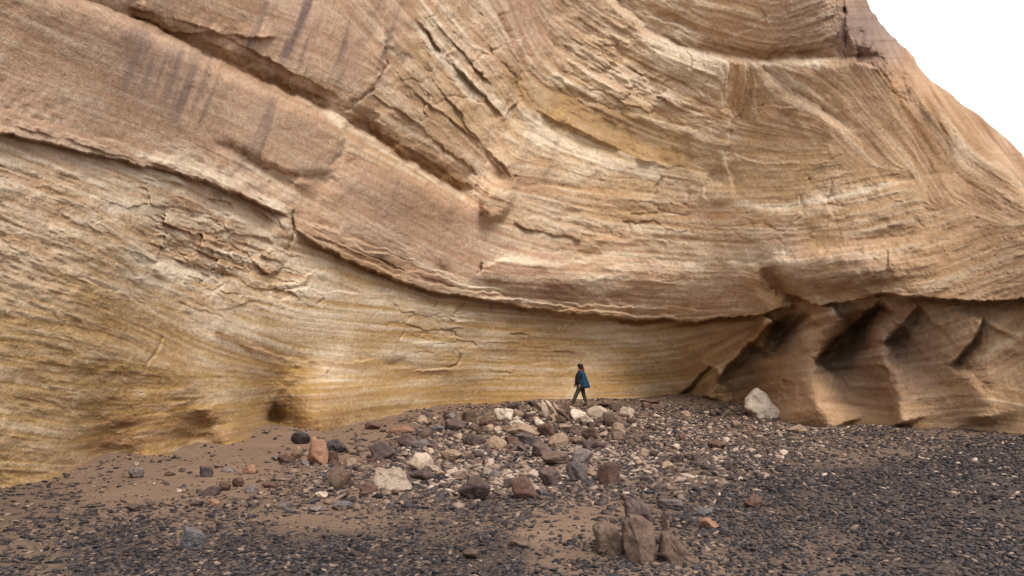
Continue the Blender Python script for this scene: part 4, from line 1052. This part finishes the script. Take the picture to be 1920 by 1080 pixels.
pf = np.concatenate([pf, cd[1] + .1]); df = np.concatenate([df, cd[2] * .6])
n = len(SX); print('gravel', n, nchip)
u = rs.uniform(size=n)
px_all, py_all = project(SX, SY, SZ)
tone = np.where(u < df, rs.uniform(0, .58, n), np.where(u < df + pf, rs.uniform(.66, 1.0, n) * np.where((px_all > 700) & (py_all < 930), 1, .80), np.where((py_all > 930) | ((px_all > 1450) & (py_all > 870)), rs.uniform(.26, .60, n), rs.uniform(.32, .70, n))))
size = 0.0060 + .034 * rs.uniform(size=n) ** 2.8
size *= np.maximum(1, SY / 8) ** .62
size *= np.where((u >= df) & (u < df + pf), 1.1, 1)
size[-nchip:] = .02 + .085 * rs.uniform(size=nchip) ** 2.6
v0, f0 = ICO[1]
PT = []
for q in range(24):
    p = rock_shape(500 + q, 1, planes=11, round_=.0, rough_=.12)
    PT.append(p)
PT = np.array(PT)
idx = rs.randint(0, 24, n)
V = PT[idx] * np.stack([size * rs.uniform(.9, 1.7, n), size * rs.uniform(.55, 1.0, n), size * rs.uniform(.22, .65, n)], -1)[:, None]
tl = rs.normal(0, .30, n); c, s = np.cos(tl)[:, None], np.sin(tl)[:, None]
x, z = V[..., 0] * c - V[..., 2] * s, V[..., 0] * s + V[..., 2] * c; V[..., 0] = x; V[..., 2] = z
yw = rs.uniform(0, 6.283, n); c, s = np.cos(yw)[:, None], np.sin(yw)[:, None]
x, y = V[..., 0] * c - V[..., 1] * s, V[..., 0] * s + V[..., 1] * c; V[..., 0] = x; V[..., 1] = y
V += np.stack([SX, SY, SZ + size * .18], -1)[:, None]
Fc = f0[None] + (np.arange(n) * len(v0))[:, None, None]
gravel = mesh_np('gravel', V.reshape(-1, 3), Fc.reshape(-1, 3), gravel_material(), False, {'tone': np.repeat(tone, len(v0))})
tag(gravel, 'loose dark and brown gravel strewn over the sandy ground', 'gravel', kind='stuff')

# ================================================================== WALKER
def simple_mat(name, col, rough_=.85, var=.2, sc=30):
    m, nt, b = new_mat(name); N = NT(nt); nn = N.noise(sc, 4, .6)
    N.l(N.mix(1.0, (col[0], col[1], col[2]), N.ramp(nn, [(.3, 1 - var), (.7, 1 + var)]), 'MULTIPLY'), b.inputs['Base Color'])
    b.inputs['Roughness'].default_value = rough_
    N.bump(nn, .4, .01, b)
    return m
def skin_obj(name, verts, edges, mat, parent, sub=2, root=0):
    me = bpy.data.meshes.new(name)
    me.from_pydata([v[:3] for v in verts], edges, []); me.update()
    o = bpy.data.objects.new(name, me); COL.objects.link(o)
    sm = o.modifiers.new('skin', 'SKIN'); sm.use_smooth_shade = True; sm.branch_smoothing = .5
    if not me.skin_vertices:
        bpy.context.view_layer.objects.active = o
    sv_ = me.skin_vertices[0].data if me.skin_vertices else None
    if sv_ is None:
        raise RuntimeError('skin')
    for i, v in enumerate(verts):
        r = v[3]; sv_[i].radius = (r, v[4] if len(v) > 4 else r); sv_[i].use_root = (i == root)
    ss = o.modifiers.new('sub', 'SUBSURF'); ss.levels = sub; ss.render_levels = sub
    me.materials.append(mat); o.parent = parent
    return o
def loft(name, rings, mat, parent, n=24, cap=True, fold=0.0):
    """rings: (cx, cy, cz, rx, ry)"""
    vs = []; m = len(rings)
    for j, (cx, cy, cz, rx, ry) in enumerate(rings):
        for i in range(n):
            a = 2 * math.pi * i / n
            f_ = 1 + fold * math.sin(5 * a + j * .9) + fold * .6 * math.sin(9 * a - j * 1.7)
            vs.append((cx + rx * math.cos(a) * f_, cy + ry * math.sin(a) * f_, cz))
    fs = [(j * n + i, j * n + (i + 1) % n, (j + 1) * n + (i + 1) % n, (j + 1) * n + i) for j in range(m - 1) for i in range(n)]
    me = bpy.data.meshes.new(name); 
    if cap: fs.append(tuple(range(n))[::-1]); fs.append(tuple(range((m - 1) * n, m * n)))
    me.from_pydata(vs, [], fs); me.update()
    bm = bmesh.new(); bm.from_mesh(me); bmesh.ops.recalc_face_normals(bm, faces=bm.faces); bm.to_mesh(me); bm.free()
    for p in me.polygons: p.use_smooth = True
    me.materials.append(mat)
    o = bpy.data.objects.new(name, me); COL.objects.link(o); o.parent = parent
    s_ = o.modifiers.new('sub', 'SUBSURF'); s_.levels = 1; s_.render_levels = 1
    return o
wX, wY, wZ = ground_hit(1090, 764)
walker = bpy.data.objects.new('person', None); COL.objects.link(walker)
walker.location = (wX, wY, wZ - .01)
walker.scale = [wY * 81 / F / 1.76] * 3
walker.scale[0] *= 1.10; walker.scale[1] *= 1.06
tag(walker, 'person in a blue jacket walking left along the foot of the cliff', 'person')
skin_m = simple_mat('skin', (.26, .15, .10), .6, .06); jac_m = simple_mat('blue_jacket_cloth', (.012, .042, .092), .8, .3, 12)
ves_m = simple_mat('dark_front_cloth', (.014, .014, .022), .9, .3); tro_m = simple_mat('olive_trouser_cloth', (.050, .048, .028), .9, .3, 14)
hair_m = simple_mat('dark_hair', (.018, .011, .010), .6, .3, 40); sho_m = simple_mat('dark_shoe_leather', (.02, .016, .015), .6, .2); red_m = simple_mat('dark_red_scarf', (.13, .025, .020), .9, .3)
# body: facing -X, camera sees it from -Y
bv = [(0, 0, .95, .12, .14), (-.01, 0, 1.10, .11, .13), (.0, 0, 1.28, .12, .16), (.0, 0, 1.42, .09, .13), (-.025, 0, 1.50, .05), (-.045, 0, 1.58, .062), (-.05, 0, 1.66, .088, .075), (-.045, 0, 1.71, .07, .06),
      (-.03, -.09, .90, .09), (-.20, -.09, .52, .06), (-.33, -.09, .12, .036), (-.345, -.09, .08, .03),
      (.03, .09, .90, .09), (.10, .09, .52, .06), (.20, .09, .20, .036), (.20, .09, .15, .03),
      (.01, -.17, 1.37, .04), (.06, -.23, 1.14, .042), (-.05, -.25, .93, .030), (-.075, -.25, .885, .028),
      (.01, .17, 1.37, .04), (-.03, .24, 1.14, .042), (-.17, .24, .96, .030), (-.20, .24, .925, .028)]
be = [(0, 1), (1, 2), (2, 3), (3, 4), (4, 5), (5, 6), (6, 7), (0, 8), (8, 9), (9, 10), (10, 11), (0, 12), (12, 13), (13, 14), (14, 15), (3, 16), (16, 17), (17, 18), (18, 19), (3, 20), (20, 21), (21, 22), (22, 23)]
# face: nose, brow and chin on the head; five fingers on each hand
bv += [(-.145, 0, 1.635, .012), (-.115, 0, 1.565, .022)]; be += [(6, 24), (5, 25)]
for hi, yy in ((19, -.25), (23, .24)):
    bx, by, bz = bv[hi][:3]
    for q, (ox, ln) in enumerate(((-.028, .070), (-.010, .080), (.008, .075), (.024, .060))):
        i = len(bv)
        bv.append((bx + ox - .004, by, bz - .035, .010)); bv.append((bx + ox - .008, by + .006, bz - .035 - ln * .5, .009)); bv.append((bx + ox - .002, by + .012, bz - .035 - ln, .007))
        be += [(hi, i), (i, i + 1), (i + 1, i + 2)]
    i = len(bv); bv.append((bx - .045, by + .01, bz - .005, .011)); bv.append((bx - .062, by + .015, bz - .04, .009)); be += [(hi, i), (i, i + 1)]
skin_obj('body', bv, be, skin_m, walker, 2, 0)
tv = [(0, 0, .97, .135, .15), (-.03, -.095, .86, .105), (-.12, -.095, .68, .09), (-.20, -.09, .50, .078), (-.27, -.09, .30, .070), (-.325, -.09, .13, .066),
      (.03, .095, .86, .105), (.07, .095, .68, .09), (.10, .09, .50, .078), (.15, .09, .34, .070), (.19, .09, .20, .062)]
skin_obj('trousers', tv, [(0, 1), (1, 2), (2, 3), (3, 4), (4, 5), (0, 6), (6, 7), (7, 8), (8, 9), (9, 10)], tro_m, walker, 2, 0)
skin_obj('shoe', [(-.315, -.09, .08, .062, .055), (-.39, -.09, .05, .055, .046), (-.50, -.09, .04, .042, .035)], [(0, 1), (1, 2)], sho_m, walker, 1, 0)
skin_obj('shoe', [(.215, .09, .16, .062, .055), (.15, .09, .11, .055, .046), (.05, .09, .07, .042, .035)], [(0, 1), (1, 2)], sho_m, walker, 1, 0)
jk = loft('jacket', [(.085, 0, .77, .265, .25), (.075, 0, .84, .262, .25), (.06, 0, 1.0, .225, .235), (.035, 0, 1.15, .195, .22), (.02, 0, 1.30, .165, .215), (.015, 0, 1.40, .14, .205), (.0, 0, 1.47, .09, .11), (-.01, 0, 1.52, .075, .08)], jac_m, walker, 28, True, .018)
skin_obj('sleeve', [(.015, -.19, 1.41, .075), (.05, -.235, 1.26, .072), (.065, -.245, 1.13, .066), (.01, -.26, 1.02, .058), (-.05, -.26, .93, .052)], [(0, 1), (1, 2), (2, 3), (3, 4)], jac_m, jk, 2, 0)
skin_obj('sleeve', [(.015, .19, 1.41, .075), (.0, .235, 1.26, .072), (-.03, .245, 1.13, .066), (-.10, .25, 1.04, .058), (-.17, .25, .96, .052)], [(0, 1), (1, 2), (2, 3), (3, 4)], jac_m, jk, 2, 0)
loft('vest_front', [(-.045, 0, .88, .185, .190), (-.055, 0, 1.0, .180, .195), (-.065, 0, 1.15, .165, .195), (-.065, 0, 1.30, .145, .185), (-.045, 0, 1.42, .085, .11), (-.03, 0, 1.50, .07, .07)], ves_m, walker, 24, True, .01)
loft('hair', [(.02, 0, 1.50, .05, .06), (.015, 0, 1.56, .082, .088), (-.01, 0, 1.63, .105, .100), (-.025, 0, 1.70, .112, .098), (-.035, 0, 1.75, .095, .08), (-.04, 0, 1.775, .05, .045)], hair_m, walker, 22, True, .03)
loft('scarf', [(.02, 0, 1.46, .10, .10), (.03, 0, 1.51, .098, .098), (.055, 0, 1.58, .072, .075), (.06, 0, 1.63, .04, .05)], red_m, walker, 20, True, .04)

# ------------------------------------------------------------------ render settings
scene.render.engine = 'CYCLES'
scene.cycles.max_bounces = 6
scene.cycles.diffuse_bounces = 4
print('done')
